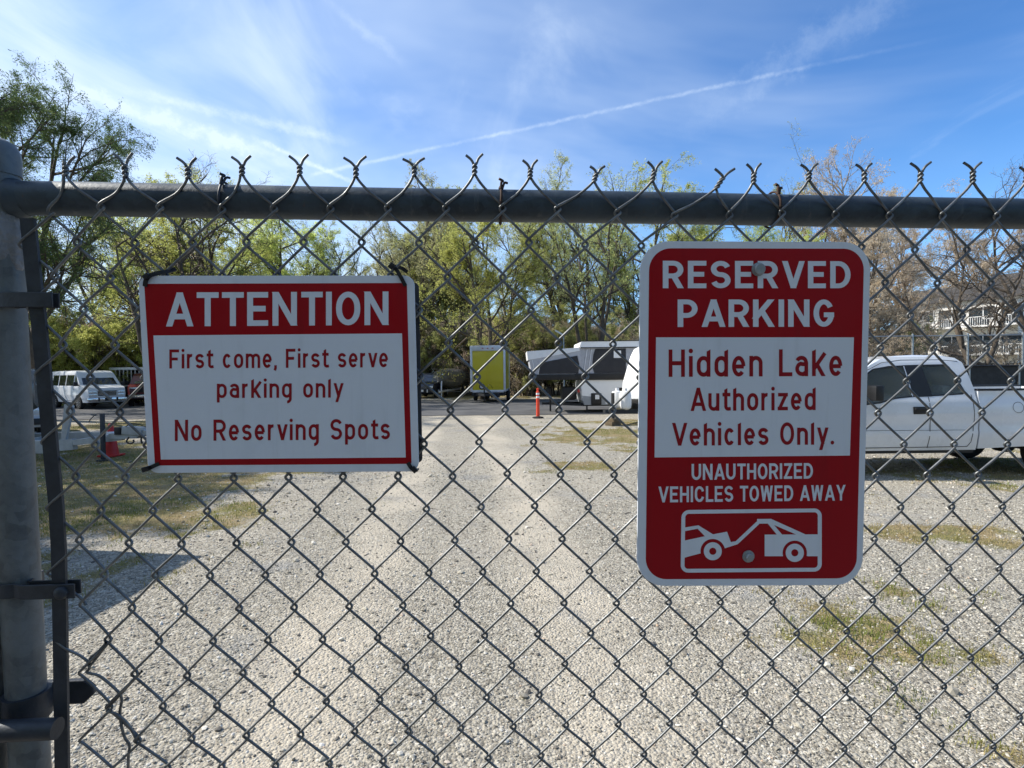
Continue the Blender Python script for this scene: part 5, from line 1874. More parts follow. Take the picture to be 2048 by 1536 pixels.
def pickup(name, label, paint, loc, rz, cat='pickup truck', rims='rim'):
    """extended-cab pickup; x runs to the front, the origin lies under the rear axle"""
    root = empty(name, loc, rz)
    tag(root, label, cat)

    def plan(x):
        return interp(x, [-1.35, -1.2, 0, 3.0, 4.0, 4.45, 4.62], [0.965, 0.99, 1.0, 1.0, 0.985, 0.93, 0.84])

    def Wf(x, z):
        return plan(x) * interp(z, [0.35, 0.46, 0.70, 0.74, 1.0, 1.16, 1.28, 1.38, 1.6, 1.80, 1.88, 1.93], [0.905, 0.945, 0.985, 0.975, 0.99, 0.972, 0.93, 0.905, 0.845, 0.775, 0.725, 0.60])
    roof = [(4.52, 0.62), (4.62, 0.80), (4.60, 1.02), (4.50, 1.13), (4.2, 1.185), (3.45, 1.255), (3.30, 1.275), (2.95, 1.52), (2.60, 1.76), (2.42, 1.845), (2.15, 1.895), (1.85, 1.91), (1.45, 1.895), (1.24, 1.855),
            (1.15, 1.78), (1.10, 1.56), (1.065, 1.36), (1.055, 1.0)]
    cab = with_arches([(1.055, 0.42), (4.40, 0.42)], [(3.68, 0.42, 0.47)]) + roof
    wf = [(2.08, 1.735), (2.32, 1.727), (2.58, 1.685), (2.80, 1.54), (3.06, 1.31), (3.09, 1.20), (2.80, 1.145), (2.56, 1.170), (2.32, 1.235), (2.04, 1.262)]
    wr = [(1.82, 1.742), (1.74, 1.27), (1.25, 1.292), (1.23, 1.35), (1.38, 1.715), (1.44, 1.745)]
    zc = [0.5, 0.6, 0.70, 0.74, 0.88, 1.0, 1.09, 1.16, 1.22, 1.28, 1.34, 1.40, 1.5, 1.6, 1.7, 1.8, 1.85, 1.88]
    xc = [1.3, 1.7, 2.1, 2.5, 3.0, 3.3, 3.7, 4.0, 4.2, 4.35, 4.5]
    body = shell('cab', cab, [wf, wr], Wf, zc, xc, [paint, M['cabin']], root)
    # bed: two sides, tailgate, front wall, floor
    bed = with_arches([(-1.32, 0.47), (1.030, 0.44)], [(-0.2, 0.44, 0.47)]) + [(1.030, 1.33), (-1.33, 1.35)]
    for sd in (-1, 1):
        mb = MB()
        bm = bmesh.new()
        tri = tessellate_polygon([[Vector((p[0], p[1], 0)) for p in bed]])
        for off, fl in ((1.0, sd), (0.92, -sd)):
            vs = [bm.verts.new((p[0], off, p[1])) for p in bed]
            for t in tri:
                bm.faces.new([vs[i] for i in (t if fl > 0 else t[::-1])])
        bm.verts.ensure_lookup_table()
        n = len(bed)
        for i in range(n):
            bm.faces.new([bm.verts[i], bm.verts[(i + 1) % n], bm.verts[(i + 1) % n + n], bm.verts[i + n]])
        for z in (0.6, 0.70, 0.74, 0.9, 1.0, 1.09, 1.16, 1.22, 1.28):
            bmesh.ops.bisect_plane(bm, geom=bm.verts[:] + bm.edges[:] + bm.faces[:], plane_co=(0, 0, z), plane_no=(0, 0, 1), dist=1e-5)
        bm.verts.index_update()
        mb.add([(v.co.x, sd * v.co.y * max(Wf(v.co.x, v.co.z), 0.945), v.co.z) for v in bm.verts], [[v.index for v in f.verts] for f in bm.faces])
        bm.free()
        mb.build('bed_side', paint, root, 32)
    mb = MB()
    mb.box((-1.325, 0, 0.93), (0.05, 1.72, 0.82), bev=0.015)
    mb.build('tailgate', paint, root)
    mb = MB()
    mb.box((-0.15, 0, 0.62), (2.3, 1.70, 0.05))
    mb.box((1.0, 0, 0.96), (0.04, 1.70, 0.68))
    for sd in (-1, 1):
        mb.box((-0.2, sd * 0.72, 0.80), (0.95, 0.26, 0.32), bev=0.05)
    mb.build('bed_liner', M['trim'], root)
    for sd in (-1, 1):
        mb = MB()
        mb.box((-0.15, sd * 0.905, 1.352), (2.36, 0.075, 0.032), bev=0.008)
        mb.build('bed_rail_cap', M['trim'], root)
    # glass, pillar trim, seams
    for sd in (-1, 1):
        mb = MB()
        side_panel(mb, wf, Wf, -0.012, sd)
        mb.build('door_window', M['glass'], root, 30)
        mb = MB()
        side_panel(mb, wr, Wf, -0.012, sd)
        mb.build('rear_window', M['glass'], root, 30)
        mb = MB()
        side_panel(mb, [(2.09, 1.748), (1.815, 1.752), (1.735, 1.256), (2.04, 1.25)], Wf, 0.003, sd)
        mb.build('pillar_trim', M['trim'], root, 30)
        mb = MB()
        seam(mb, [(2.085, 1.735), (2.040, 1.262)], Wf, sd, 0.016, 0.005)
        mb.build('window_channel', M['alu'], root, 30)
        for lp in (wf, wr):
            mb = MB()
            seam(mb, lp + [lp[0]], Wf, sd, 0.022, 0.002)
            mb.build('window_seal', M['trim'], root, 30)
        for nm, sp, sw in (('door_seam', [(1.80, 1.25), (1.80, 0.62), (1.82, 0.46)], 0.011),
                           ('door_seam', [(3.16, 1.22), (3.20, 1.0), (3.14, 0.62), (3.08, 0.465), (1.2, 0.475), (1.15, 0.55), (1.12, 0.9), (1.13, 1.28)], 0.011),
                           ('roof_gutter', [(1.22, 1.80), (1.5, 1.828), (2.1, 1.83), (2.42, 1.79), (2.7, 1.66), (3.1, 1.38)], 0.008),
                           ('body_crease', [(1.2, 0.735), (2.2, 0.738), (3.1, 0.74)], 0.006)):
            mb = MB()
            seam(mb, sp, Wf, sd, sw)
            mb.build(nm, M['trim'] if nm != 'body_crease' else M['strap'], root, 30)
        mb = MB()
        W_ = Wf(1.95, 1.05)
        mb.box((1.95, sd * (W_ + 0.004), 1.045), (0.225, 0.02, 0.115), bev=0.008)
        mb.box((1.95, sd * (W_ + 0.022), 1.065), (0.20, 0.028, 0.038), bev=0.01)
        mb.build('door_handle', M['trim'], root)
        mb = MB()
        mb.box((2.73, sd * 1.10, 1.325), (0.13, 0.24, 0.235), bev=0.03)
        mb.bar((2.78, sd * 0.92, 1.24), (2.75, sd * 1.05, 1.26), 0.05, 0.06)
        mb.build('side_mirror', M['trim'], root)
        mb = MB()
        ringp = [(0.44 + 0.082 * math.cos(a), 1.075 + 0.082 * math.sin(a)) for a in np.linspace(0, 2 * math.pi, 21)]
        if sd > 0:
            seam(mb, ringp, lambda x, z: max(Wf(x, z), .945), sd, 0.007)
            mb.build('fuel_door', M['strap'], root, 30)
        mb = MB()
        mb.box((-1.315, sd * 0.90, 1.06), (0.07, 0.16, 0.40), bev=0.015)
        mb.build('tail_light', M['tail'], root)
        mb = MB()
        mb.box((4.53, sd * 0.67, 0.98), (0.14, 0.38, 0.22), bev=0.03)
        mb.build('headlight', M['lamp'], root)
        mb = MB()
        side_panel(mb, [(1.06, 0.37), (3.2, 0.37), (3.2, 0.445), (1.06, 0.445)], lambda x, z: 0.90, 0.0, sd)
        mb.build('sill_trim', M['trim'], root)
        for xw in (-0.2, 3.68):
            wheel(root, xw, sd * 0.965, 0.395, 0.26, rim=rims)
    mb = MB()
    quad_panel(mb, [(3.27, 0.72, 1.30), (3.27, -0.72, 1.30), (2.50, -0.60, 1.80), (2.50, 0.60, 1.80)], 0.012)
    mb.build('windshield', M['dark_glass'], root)
    mb = MB()
    quad_panel(mb, [(1.078, -0.62, 1.42), (1.078, 0.62, 1.42), (1.15, 0.52, 1.76), (1.15, -0.52, 1.76)][::-1], -0.020)
    mb.build('back_window', M['dark_glass'], root)
    mb = MB()
    mb.box((4.61, 0, 0.96), (0.06, 0.92, 0.30), bev=0.02)
    mb.build('grille', M['trim'], root)
    mb = MB()
    mb.box((4.62, 0, 0.58), (0.16, 1.80, 0.22), bev=0.04)
    mb.build('front_bumper', M['chrome'], root)
    mb = MB()
    mb.box((-1.42, 0, 0.56), (0.16, 1.80, 0.18), bev=0.03)
    mb.build('rear_bumper', M['chrome'], root)
    mb = MB()
    mb.box((1.6, 0, 0.50), (5.4, 0.95, 0.14))
    for xw in (-0.2, 3.68):
        mb.tube([(xw, -0.75, 0.395), (xw, 0.75, 0.395)], 0.06, 10)
        mb.lathe([(0.001, -0.16), (0.15, -0.1), (0.15, 0.1), (0.001, 0.16)], 14, 'y', o=(xw, 0, 0.395))
    mb.box((-0.9, 0, 0.46), (0.7, 0.7, 0.2), bev=0.06)
    mb.build('chassis', M['frame_dark'], root)
    mb = MB()
    for sd in (-1, 1):
        mb.box((1.98, sd * 0.42, 1.05), (0.48, 0.50, 0.20), bev=0.05)
        mb.box((1.72, sd * 0.42, 1.30), (0.14, 0.50, 0.62), bev=0.05, ry=0.15)
        mb.box((1.66, sd * 0.42, 1.66), (0.10, 0.26, 0.16), bev=0.04)
    mb.box((1.30, 0, 1.25), (0.16, 1.3, 0.3), bev=0.05)
    mb.build('seat', M['seat'], root)
    mb = MB()
    mb.lathe([(0.17, -0.015), (0.19, 0), (0.17, 0.015)], 18, 'x', o=(2.60, -0.42, 1.26))
    mb.build('steering_wheel', M['trim'], root)
    return root


def box_vehicle(name, label, paint, loc, rz, kind='van', cat='van'):
    """panel van or estate car; x runs to the front, the origin lies under the rear axle"""
    root = empty(name, loc, rz)
    tag(root, label, cat)
    van = kind == 'van'
    wb = 3.18 if van else 2.75
    nose = wb + (0.98 if van else 0.92)
    rear = -1.15 if van else -0.95
    top = 2.06 if van else 1.72
    belt = 1.18 if van else 1.02
    hood = 1.12 if van else 0.98
    r = 0.355 if van else 0.34
    hw = 0.985 if van else 0.91

    def Wf(x, z):
        pl = interp(x, [rear, rear + 0.25, wb, nose - 0.3, nose], [0.93, 1, 1, 0.96, 0.86])
        return hw * pl * interp(z, [0.3, 0.45, 0.75, belt, belt + 0.05, top - 0.15, top - 0.03, top], [0.93, 0.965, 1.0, 0.985, 0.965, 0.86, 0.80, 0.66])
    wsx = nose - (0.78 if van else 1.25)
    roofx = wsx - (0.75 if van else 0.85)
    out_ = with_arches([(rear + 0.03, 0.36), (nose - 0.12, 0.36)], [(0, 0.36, r + 0.07), (wb, 0.36, r + 0.07)])
    out_ += [(nose - 0.02, 0.48), (nose, 0.75), (nose - 0.03, hood - 0.10), (nose - 0.12, hood), (wsx + 0.06, belt + 0.07), (wsx, belt + 0.10), (roofx + 0.08, top - 0.10), (roofx - 0.12, top - 0.02), (roofx - 0.6, top), (rear + 0.5, top),
             (rear + 0.17, top - 0.05), (rear + 0.07, top - 0.22), (rear, belt), (rear - 0.01, 0.8)]
    zb, zt = belt + 0.07, top - (0.24 if van else 0.2)
    xf = wsx - 0.10
    wins = [[(xf - 0.62, zb), (xf - 0.02, zb), (roofx + 0.06, zt), (xf - 0.62, zt)]]
    x = xf - 0.76
    lens = (0.95, 0.88, 0.80) if van else (0.78, 0.80)
    for L in lens:
        if x - L > rear + 0.12:
            wins.append([(x - L, zb), (x, zb), (x, zt), (x - L, zt)])
        x -= L + 0.12
    zc = list(np.linspace(0.45, top - 0.03, 14))
    xc = list(np.linspace(rear + 0.2, nose - 0.1, 9))
    shell('body', out_, [], Wf, zc, xc, [paint, M['cabin']], root)
    for sd in (-1, 1):
        for w_ in wins:
            mb = MB()
            side_panel(mb, w_, Wf, 0.004, sd)
            mb.build('side_window', M['dark_glass'], root)
        mb = MB()
        seam(mb, [(xf + 0.06, zb), (xf + 0.05, 0.45), (xf - 0.68, 0.45), (xf - 0.68, zt + 0.05)], Wf, sd, 0.014)
        if van:
            mb.build('door_seam', M['trim'], root)
            mb = MB()
            seam(mb, [(xf - 1.75, zt + 0.05), (xf - 1.75, 0.45), (xf - 0.68, 0.45)], Wf, sd, 0.014)
        mb.build('door_seam', M['trim'], root)
        mb = MB()
        mb.box((xf - 0.56, sd * (Wf(xf - .56, belt - .1) + 0.015), belt - 0.10), (0.16, 0.03, 0.045), bev=0.008)
        mb.build('door_handle', M['chrome'], root)
        mb = MB()
        mb.box((xf - 0.02, sd * (hw + 0.11), belt + 0.16), (0.10, 0.19, 0.22), bev=0.025)
        mb.bar((xf - 0.02, sd * (hw - 0.06), belt + 0.1), (xf - 0.02, sd * (hw + 0.06), belt + 0.12), 0.04, 0.04)
        mb.build('side_mirror', M['trim'], root)
        mb = MB()
        yl = hw * 0.66
        if van:
            for k in (0, 1):
                mb.box((nose - 0.015, sd * yl, hood - 0.21 - k * 0.155), (0.06, 0.36, 0.115), bev=0.012)
        else:
            mb.box((nose - 0.06, sd * yl, hood - 0.20), (0.14, 0.36, 0.16), bev=0.03)
        mb.build('headlight', M['lamp'], root)
        mb = MB()
        mb.box((rear + 0.01, sd * hw * 0.82, belt - 0.22), (0.06, 0.16, 0.36), bev=0.012)
        mb.build('tail_light', M['tail'], root)
        for xw in (0, wb):
            wheel(root, xw, sd * (hw - 0.02), r, 0.22, spokes=8)
    mb = MB()
    quad_panel(mb, [(wsx - 0.02, hw * 0.80, belt + 0.12), (wsx - 0.02, -hw * 0.80, belt + 0.12), (roofx + 0.10, -hw * 0.70, top - 0.13), (roofx + 0.10, hw * 0.70, top - 0.13)], 0.012)
    mb.build('windshield', M['dark_glass'], root)
    mb = MB()
    quad_panel(mb, [(rear + 0.02, -hw * 0.74, belt + 0.08), (rear + 0.02, hw * 0.74, belt + 0.08), (rear + 0.09, hw * 0.68, top - 0.24), (rear + 0.09, -hw * 0.68, top - 0.24)][::-1], -0.02)
    mb.build('back_window', M['dark_glass'], root)
    mb = MB()
    mb.box((nose - 0.015, 0, hood - (0.28 if van else 0.22)), (0.05, hw * 0.86, 0.26 if van else 0.16), bev=0.01)
    mb.build('grille', M['trim'], root)
    mb = MB()
    for k in (-1, 0, 1):
        mb.box((nose + 0.016, 0, hood - (0.28 if van else 0.22) + k * 0.07), (0.014, hw * 0.84, 0.016))
    mb.build('grille_bar', M['chrome'], root)
    mb = MB()
    mb.box((nose + 0.02, 0, 0.52), (0.16, hw * 1.84, 0.17), bev=0.03)
    mb.build('front_bumper', M['chrome'] if van else M['trim'], root)
    mb = MB()
    mb.box((nose + 0.108, 0, 0.53), (0.012, 0.31, 0.15), bev=0.003)
    for sd in (-1, 1):
        mb.box((nose + 0.105, sd * 0.42, 0.52), (0.05, 0.07, 0.2), bev=0.01)
    mb.build('bumper_plate', M['plate'] if not van else M['trim'], root)
    mb = MB()
    mb.box((rear - 0.03, 0, 0.52), (0.12, hw * 1.8, 0.16), bev=0.03)
    mb.build('rear_bumper', M['chrome'] if van else M['trim'], root)
    mb = MB()
    mb.box(((nose + rear) / 2, 0, 0.42), (nose - rear - 0.7, hw * 1.1, 0.14))
    for xw in (0, wb):
        mb.tube([(xw, -hw * .7, r), (xw, hw * .7, r)], 0.06, 8)
    mb.build('chassis', M['frame_dark'], root)
    return root


def place(pt, local, rz):
    """origin that brings the local point over the world point"""
    c, s_ = math.cos(rz), math.sin(rz)
    return (pt[0] - (local[0] * c - local[1] * s_), pt[1] - (local[0] * s_ + local[1] * c), 0.0)


# white pickup at the right
pickup('pickup_truck', 'white extended-cab pickup parked at the right, half hidden by the RESERVED PARKING sign', M['paint_white'], (8.25, 9.46, 0.0), math.pi)
# aged white van behind the left edge of the ATTENTION sign
rzv = R_(-33)
box_vehicle('passenger_van', 'old white passenger van with four square headlights and chrome grille, left of the ATTENTION sign', M['paint_van'], place(ground_at(157, 819), (3.18, -0.96), rzv), rzv)
# maroon pickup beside it, mostly behind the sign
rzm = R_(-60)
pickup('pickup_truck', 'dark red pickup with chrome bumper between the white van and the ATTENTION sign', M['maroon'], place((-21.65, 31.0), (4.6, -0.9), rzm), rzm)
# white estate car at the far left between post and tension bar
rzc = R_(-46)
box_vehicle('parked_car', 'white car nosing in from the left, glimpsed between the gate post and the tension bar', M['paint_white'], place((-12.68, 15.0), (3.6, 0.86), rzc), rzc, 'car', 'car')
# navy car left of the covered boat
rzn = R_(-97)
box_vehicle('parked_car', 'dark navy car facing the viewer between the ATTENTION sign and the covered boat', M['navy'], place((-6.1, 37.2), (3.6, 0.0), rzn), rzn, 'car', 'car')


def slat_trailer():
    root = empty('slatted_trailer', (-22.6, 35.4, 0), R_(8))
    tag(root, 'white flat-roofed trailer with slatted sides behind the dark red pickup', 'trailer')
    mb = MB()
    mb.box((0, 0, 2.20), (5.0, 2.1, 0.16), bev=0.03)
    mb.build('roof', M['rv_white'], root)
    mb = MB()
    for k in range(22):
        mb.box((-2.35 + k * 0.224, -1.0, 1.62), (0.055, 0.04, 1.0))
        mb.box((-2.35 + k * 0.224, 1.0, 1.62), (0.055, 0.04, 1.0))
    mb.box((0, -1.0, 1.15), (4.9, 0.06, 0.10))
    mb.box((0, 1.0, 1.15), (4.9, 0.06, 0.10))
    mb.build('slatted_side', M['slat'], root)
    mb = MB()
    mb.box((0, 0, 0.85), (4.9, 2.0, 0.5), bev=0.02)
    mb.box((0, 0, 1.6), (4.7, 0.05, 0.95))
    mb.build('deck', M['frame_dark'], root)
    for sd in (-1, 1):
        wheel(root, -0.3, sd * 1.02, 0.33, 0.2)


slat_trailer()


def cone_at(p):
    root = empty('traffic_cone', (p[0], p[1], 0))
    tag(root, 'red traffic cone standing under the tongue of the white trailer', 'cone')
    mb = MB()
    mb.lathe([(0.145, 0.035), (0.142, 0.05), (0.045, 0.68), (0.028, 0.70), (0.02, 0.70), (0.02, 0.66)], 26)
    mb.build('cone_body', M['cone'], root, 50)
    mb = MB()
    mb.box((0, 0, 0.02), (0.36, 0.36, 0.04), bev=0.012)
    mb.build('cone_base', M['cone'], root)
    mb = MB()
    mb.lathe([(0.092, 0.395), (0.0725, 0.53)], 26)
    mb.v = [(x * 1.02, y * 1.02, z) for x, y, z in mb.v]
    mb.build('reflective_collar', M['reflective'], root)


cone_at(ground_at(223, 912))


def boat_trailer():
    """only its front half reaches into the picture: frame, tongue, jack, winch post, coupler"""
    root = empty('utility_trailer', (-9.4, 11.05, 0))
    tag(root, 'white trailer with long tongue, jack post and coupler, reaching in beside the gate post', 'trailer')

    def P(x, y, z):
        return (x + 9.4, y - 11.05, z)
    mb = MB()
    mb.box(P(-10.1, 11.3, 0.28), (1.3, 0.14, 0.27), bev=0.01)
    mb.box(P(-10.1, 12.9, 0.28), (1.3, 0.14, 0.27), bev=0.01)
    mb.box(P(-12.3, 11.3, 0.28), (3.2, 0.14, 0.24), bev=0.01)
    mb.box(P(-12.3, 12.9, 0.28), (3.2, 0.14, 0.24), bev=0.01)
    for x in (-13.8, -12.2, -10.9, -9.6):
        mb.box(P(x, 12.1, 0.27), (0.1, 1.5, 0.12))
    mb.bar(P(-9.47, 11.3, 0.29), P(-9.0, 11.28, 0.33), 0.12, 0.22)
    mb.build('frame', M['tr_white'], root)
    mb = MB()
    mb.bar(P(-9.05, 11.28, 0.36), P(-7.95, 11.2, 0.46), 0.10, 0.11)
    mb.bar(P(-9.5, 12.9, 0.30), P(-8.3, 11.3, 0.45), 0.10, 0.10)
    mb.bar(P(-8.2, 11.2, 0.49), P(-7.6, 11.2, 0.50), 0.12, 0.11)
    mb.build('tongue', M['tr_white'], root)
    mb = MB()
    mb.box(P(-7.72, 11.2, 0.60), (0.40, 0.18, 0.17), bev=0.02, ry=0.08)
    mb.bar(P(-7.58, 11.2, 0.57), P(-7.30, 11.2, 0.52), 0.12, 0.11)
    mb.lathe([(0.04, 0), (0.055, 0.03), (0.05, 0.09), (0.0001, 0.11)], 14, o=P(-7.34, 11.2, 0.52))
    mb.build('coupler', M['tr_white'], root)
    mb = MB()
    mb.box(P(-8.00, 11.2, 0.60), (0.13, 0.19, 0.15), bev=0.015)
    mb.build('winch_box', M['trim'], root)
    mb = MB()
    mb.tube(catmull([P(-7.82, 11.1, 0.69), P(-7.7, 11.08, 0.75), P(-7.52, 11.08, 0.73), P(-7.36, 11.1, 0.64), P(-7.4, 11.1, 0.52), P(-7.6, 11.1, 0.47)], 6), 0.008, 6)
    mb.tube(catmull([P(-7.74, 11.08, 0.48), P(-7.78, 11.06, 0.40), P(-7.72, 11.06, 0.35), P(-7.64, 11.06, 0.38), P(-7.65, 11.07, 0.43)], 6), 0.016, 7)
    mb.tube(catmull([P(-7.50, 11.1, 0.52), P(-7.51, 11.1, 0.40), P(-7.48, 11.1, 0.34)], 5), 0.018, 7)
    mb.build('cable_and_hook', M['trim'], root)
    mb = MB()
    mb.box(P(-8.27, 11.08, 0.50), (0.065, 0.065, 0.92), bev=0.006)
    mb.box(P(-8.27, 11.08, 0.02), (0.17, 0.17, 0.03))
    mb.tube(catmull([P(-8.27, 11.08, 0.96), P(-8.36, 11.04, 0.95), P(-8.45, 11.02, 0.87), P(-8.5, 11.02, 0.80)], 5), 0.009, 6)
    mb.build('jack_post', M['strap'], root)
    mb = MB()
    mb.prism([P(-9.28, 0, 0.42)[::2], P(-9.18, 0, 0.42)[::2], P(-9.02, 0, 1.10)[::2], P(-9.07, 0, 1.16)[::2], P(-9.19, 0, 1.15)[::2]], 0.22, 0.28)
    mb.build('winch_post', M['tr_white'], root)
    for y in (11.12, 13.08):
        wheel(root, -12.4 + 9.4, (y - 11.05) * 1.0 + (0.1 if y > 12 else -0.1), 0.32, 0.2)
    mb = MB()
    mb.tube([P(-12.4, 11.1, 0.32), P(-12.4, 13.1, 0.32)], 0.04, 8)
    mb.build('axle', M['frame_dark'], root)


boat_trailer()


def covered_boat(loc, rz, label, trailer=True):
    root = empty('covered_boat', loc, rz)
    tag(root, label, 'boat')
    secs = []
    for i, t in enumerate(np.linspace(0, 1, 14)):
        x = -4.9 + 5.5 * t
        k = (1 - max(0, (t - 0.45) / 0.55) ** 2.4)
        hw, top = 1.22 * max(k, 0.10), 2.05 - 0.25 * abs(t - 0.4) ** 1.5
        keel = 0.55 + 0.55 * max(0, (t - 0.6) / 0.4) ** 2
        sheer = 1.32 + 0.14 * t
        n = 22
        ring = []
        for a in np.linspace(0, 2 * math.pi, n, endpoint=False):
            c, s_ = math.cos(a), math.sin(a)
            y = hw * np.sign(c) * abs(c) ** 0.75
            z = sheer + (top - sheer) * abs(s_) ** 1.1 if s_ > 0 else sheer - (sheer - keel) * abs(s_) ** 0.85
            fold = 0.035 * math.sin(a * 9 + t * 14) + 0.02 * math.sin(a * 17 - t * 21)
            ring.append((x, y * (1 + fold * 0.8), z + fold * 0.5))
        secs.append(ring)
    mb = MB()
    V = [p for r_ in secs for p in r_]
    n = 22
    Fa = [(i * n + k, i * n + (k + 1) % n, (i + 1) * n + (k + 1) % n, (i + 1) * n + k) for i in range(13) for k in range(n)]
    Fa += [tuple(range(n)), tuple(range(13 * n, 14 * n))]
    mb.add(V, Fa)
    o = mb.build('boat_cover', M['tarp'], root, 60)
    mb = MB()
    mb.lathe([(0.05, 0), (0.09, 0.05), (0.05, 0.12), (0.0001, 0.13)], 14, 'x', o=(0.55, 0.05, 1.60))
    mb.build('bow_eye', M['chrome'], root)
    if not trailer:
        return
    mb = MB()
    for sd in (-1, 1):
        mb.bar((-4.2, sd * 0.55, 0.5), (0.2, sd * 0.35, 0.52), 0.08, 0.12)
        mb.bar((0.2, sd * 0.35, 0.52), (1.5, 0.03 * sd, 0.46), 0.07, 0.11)
    mb.bar((0.9, 0, 0.50), (0.75, 0, 1.15), 0.08, 0.08)
    mb.tube([(-2.2, -1.0, 0.34), (-2.2, 1.0, 0.34)], 0.04, 8)
    mb.build('boat_trailer_frame', M['alu'], root)
    mb = MB()
    mb.bar((1.3, 0.1, 0.05), (1.3, 0.1, 0.60), 0.05, 0.05)
    mb.box((1.3, 0.1, 0.04), (0.2, 0.2, 0.05))
    mb.build('trailer_jack', M['alu'], root)
    for sd in (-1, 1):
        wheel(root, -2.2, sd * 1.08, 0.33, 0.2)


covered_boat((-4.75, 38.3, 0), R_(-94), 'boat under a dark shiny cover, bow towards the gate, left of the yellow trailer')
covered_boat((-11.05, 12.1, -0.05), R_(2), 'boat under a dark cover riding on the white trailer behind the gate post', False)


def cargo_trailer():
    root = empty('cargo_trailer', (-1.36, 31.2, 0), R_(-3))
    tag(root, 'yellow box trailer with white corner trim and coupler facing the gate', 'trailer')
    x0, x1, y0, y1, z0, z1 = -1.0, 1.0, 0.0, 4.2, 0.62, 3.22
    mb = MB()
    mb.box((0, 2.1, (z0 + z1) / 2), (1.98, 4.16, z1 - z0 - 0.04), bev=0.02)
    mb.build('box_body', M['yellow'], root)
    for sd in (-1, 1):
        mb = MB()
        mb.box((sd * 0.945, 0.06, (z0 + z1) / 2), (0.13, 0.16, z1 - z0), bev=0.03)
        mb.box((sd * 0.98, 2.1, z0 + 0.06), (0.05, 4.2, 0.12))
        mb.box((sd * 0.945, 4.14, (z0 + z1) / 2), (0.13, 0.12, z1 - z0), bev=0.03)
        mb.build('corner_trim', M['alu'], root)
    mb = MB()
    mb.box((0, 0.03, z1 - 0.13), (1.90, 0.10, 0.30), bev=0.04)
    mb.box((0, 2.1, z1 + 0.0), (2.02, 4.2, 0.06), bev=0.02)
    mb.build('top_cap', M['alu'], root)
    for sd in (-1, 0, 1):
        mb = MB()
        mb.box((sd * 0.28 if sd else 0, -0.028, z1 - 0.13), (0.10, 0.03, 0.045), bev=0.008)
        mb.build('marker_light', M['tail'], root)
    mb = MB()
    mb.box((0, 0.012, 1.9), (0.012, 0.012, 2.3))
    mb.box((0, 0.012, 1.15), (1.8, 0.012, 0.012))
    mb.build('panel_seam', M['yellow'], root)
    mb = MB()
    mb.box((0, 0.0, z0 + 0.03), (1.78, 0.07, 0.14), bev=0.015)
    mb.build('lower_trim', M['alu'], root)
    mb = MB()
    for sd in (-1, 1):
        mb.bar((sd * 0.75, 0.2, 0.50), (0.02 * sd, -1.35, 0.48), 0.08, 0.13)
        mb.bar((sd * 0.85, 0.0, 0.50), (sd * 0.85, 4.2, 0.50), 0.08, 0.14)
    mb.box((0, 0.1, 0.47), (1.9, 0.1, 0.18))
    mb.bar((0, -1.3, 0.50), (0, -1.6, 0.52), 0.12, 0.1)
    mb.box((0.42, -0.15, 0.42), (0.5, 0.35, 0.24), bev=0.03)
    mb.tube([(-0.95, 2.4, 0.36), (0.95, 2.4, 0.36)], 0.05, 8)
    mb.build('tongue_frame', M['frame_dark'], root)
    mb = MB()
    mb.bar((-0.12, -0.95, 0.12), (-0.12, -0.95, 0.98), 0.07, 0.07)
    mb.lathe([(0.10, -0.05), (0.165, -0.03), (0.165, 0.03), (0.10, 0.05)], 20, 'y', o=(-0.28, -0.62, 0.93))
    mb.tube(catmull([(0.0, -0.8, 0.80), (0.12, -0.85, 1.02), (0.24, -0.8, 1.0), (0.30, -0.5, 0.82)], 6), 0.012, 6)
    mb.build('tongue_jack', M['trim'], root)
    mb = MB()
    mb.lathe([(0.0001, -0.052), (0.098, -0.052), (0.098, 0.04)], 20, 'y', o=(-0.28, -0.62, 0.93))
    mb.build('hub_cap', M['alu'], root)
    for sd in (-1, 1):
        wheel(root, sd * 0.0, 0, 0.36, 0.2).matrix_local = Matrix.Translation((sd * 1.0, 2.4, 0.36)) @ Matrix.Rotation(R_(90), 4, 'Z')


cargo_trailer()


def delineator(p):
    root = empty('delineator_post', (p[0], p[1], 0))
    tag(root, 'orange delineator post with two white reflective bands standing on the gravel before the camper', 'delineator')
    mb = MB()
    mb.lathe([(0.068, 0.03), (0.066, 0.06), (0.060, 0.9), (0.056, 0.99), (0.03, 1.01), (0.03, 1.04), (0.045, 1.05), (0.045, 1.10), (0.0001, 1.115)], 22)
    mb.build('post_body', M['orange'], root, 40)
    mb = MB()
    mb.lathe([(0.20, 0.0), (0.215, 0.02), (0.20, 0.045), (0.09, 0.06), (0.07, 0.07)], 8)
    mb.build('rubber_base', M['rubber'], root)
    for z in (0.78, 0.90):
        mb = MB()
        mb.lathe([(0.0645, z - 0.035), (0.0635, z + 0.035)], 22)
        mb.build('reflective_band', M['reflective'], root)


delineator(ground_at(1076, 836))


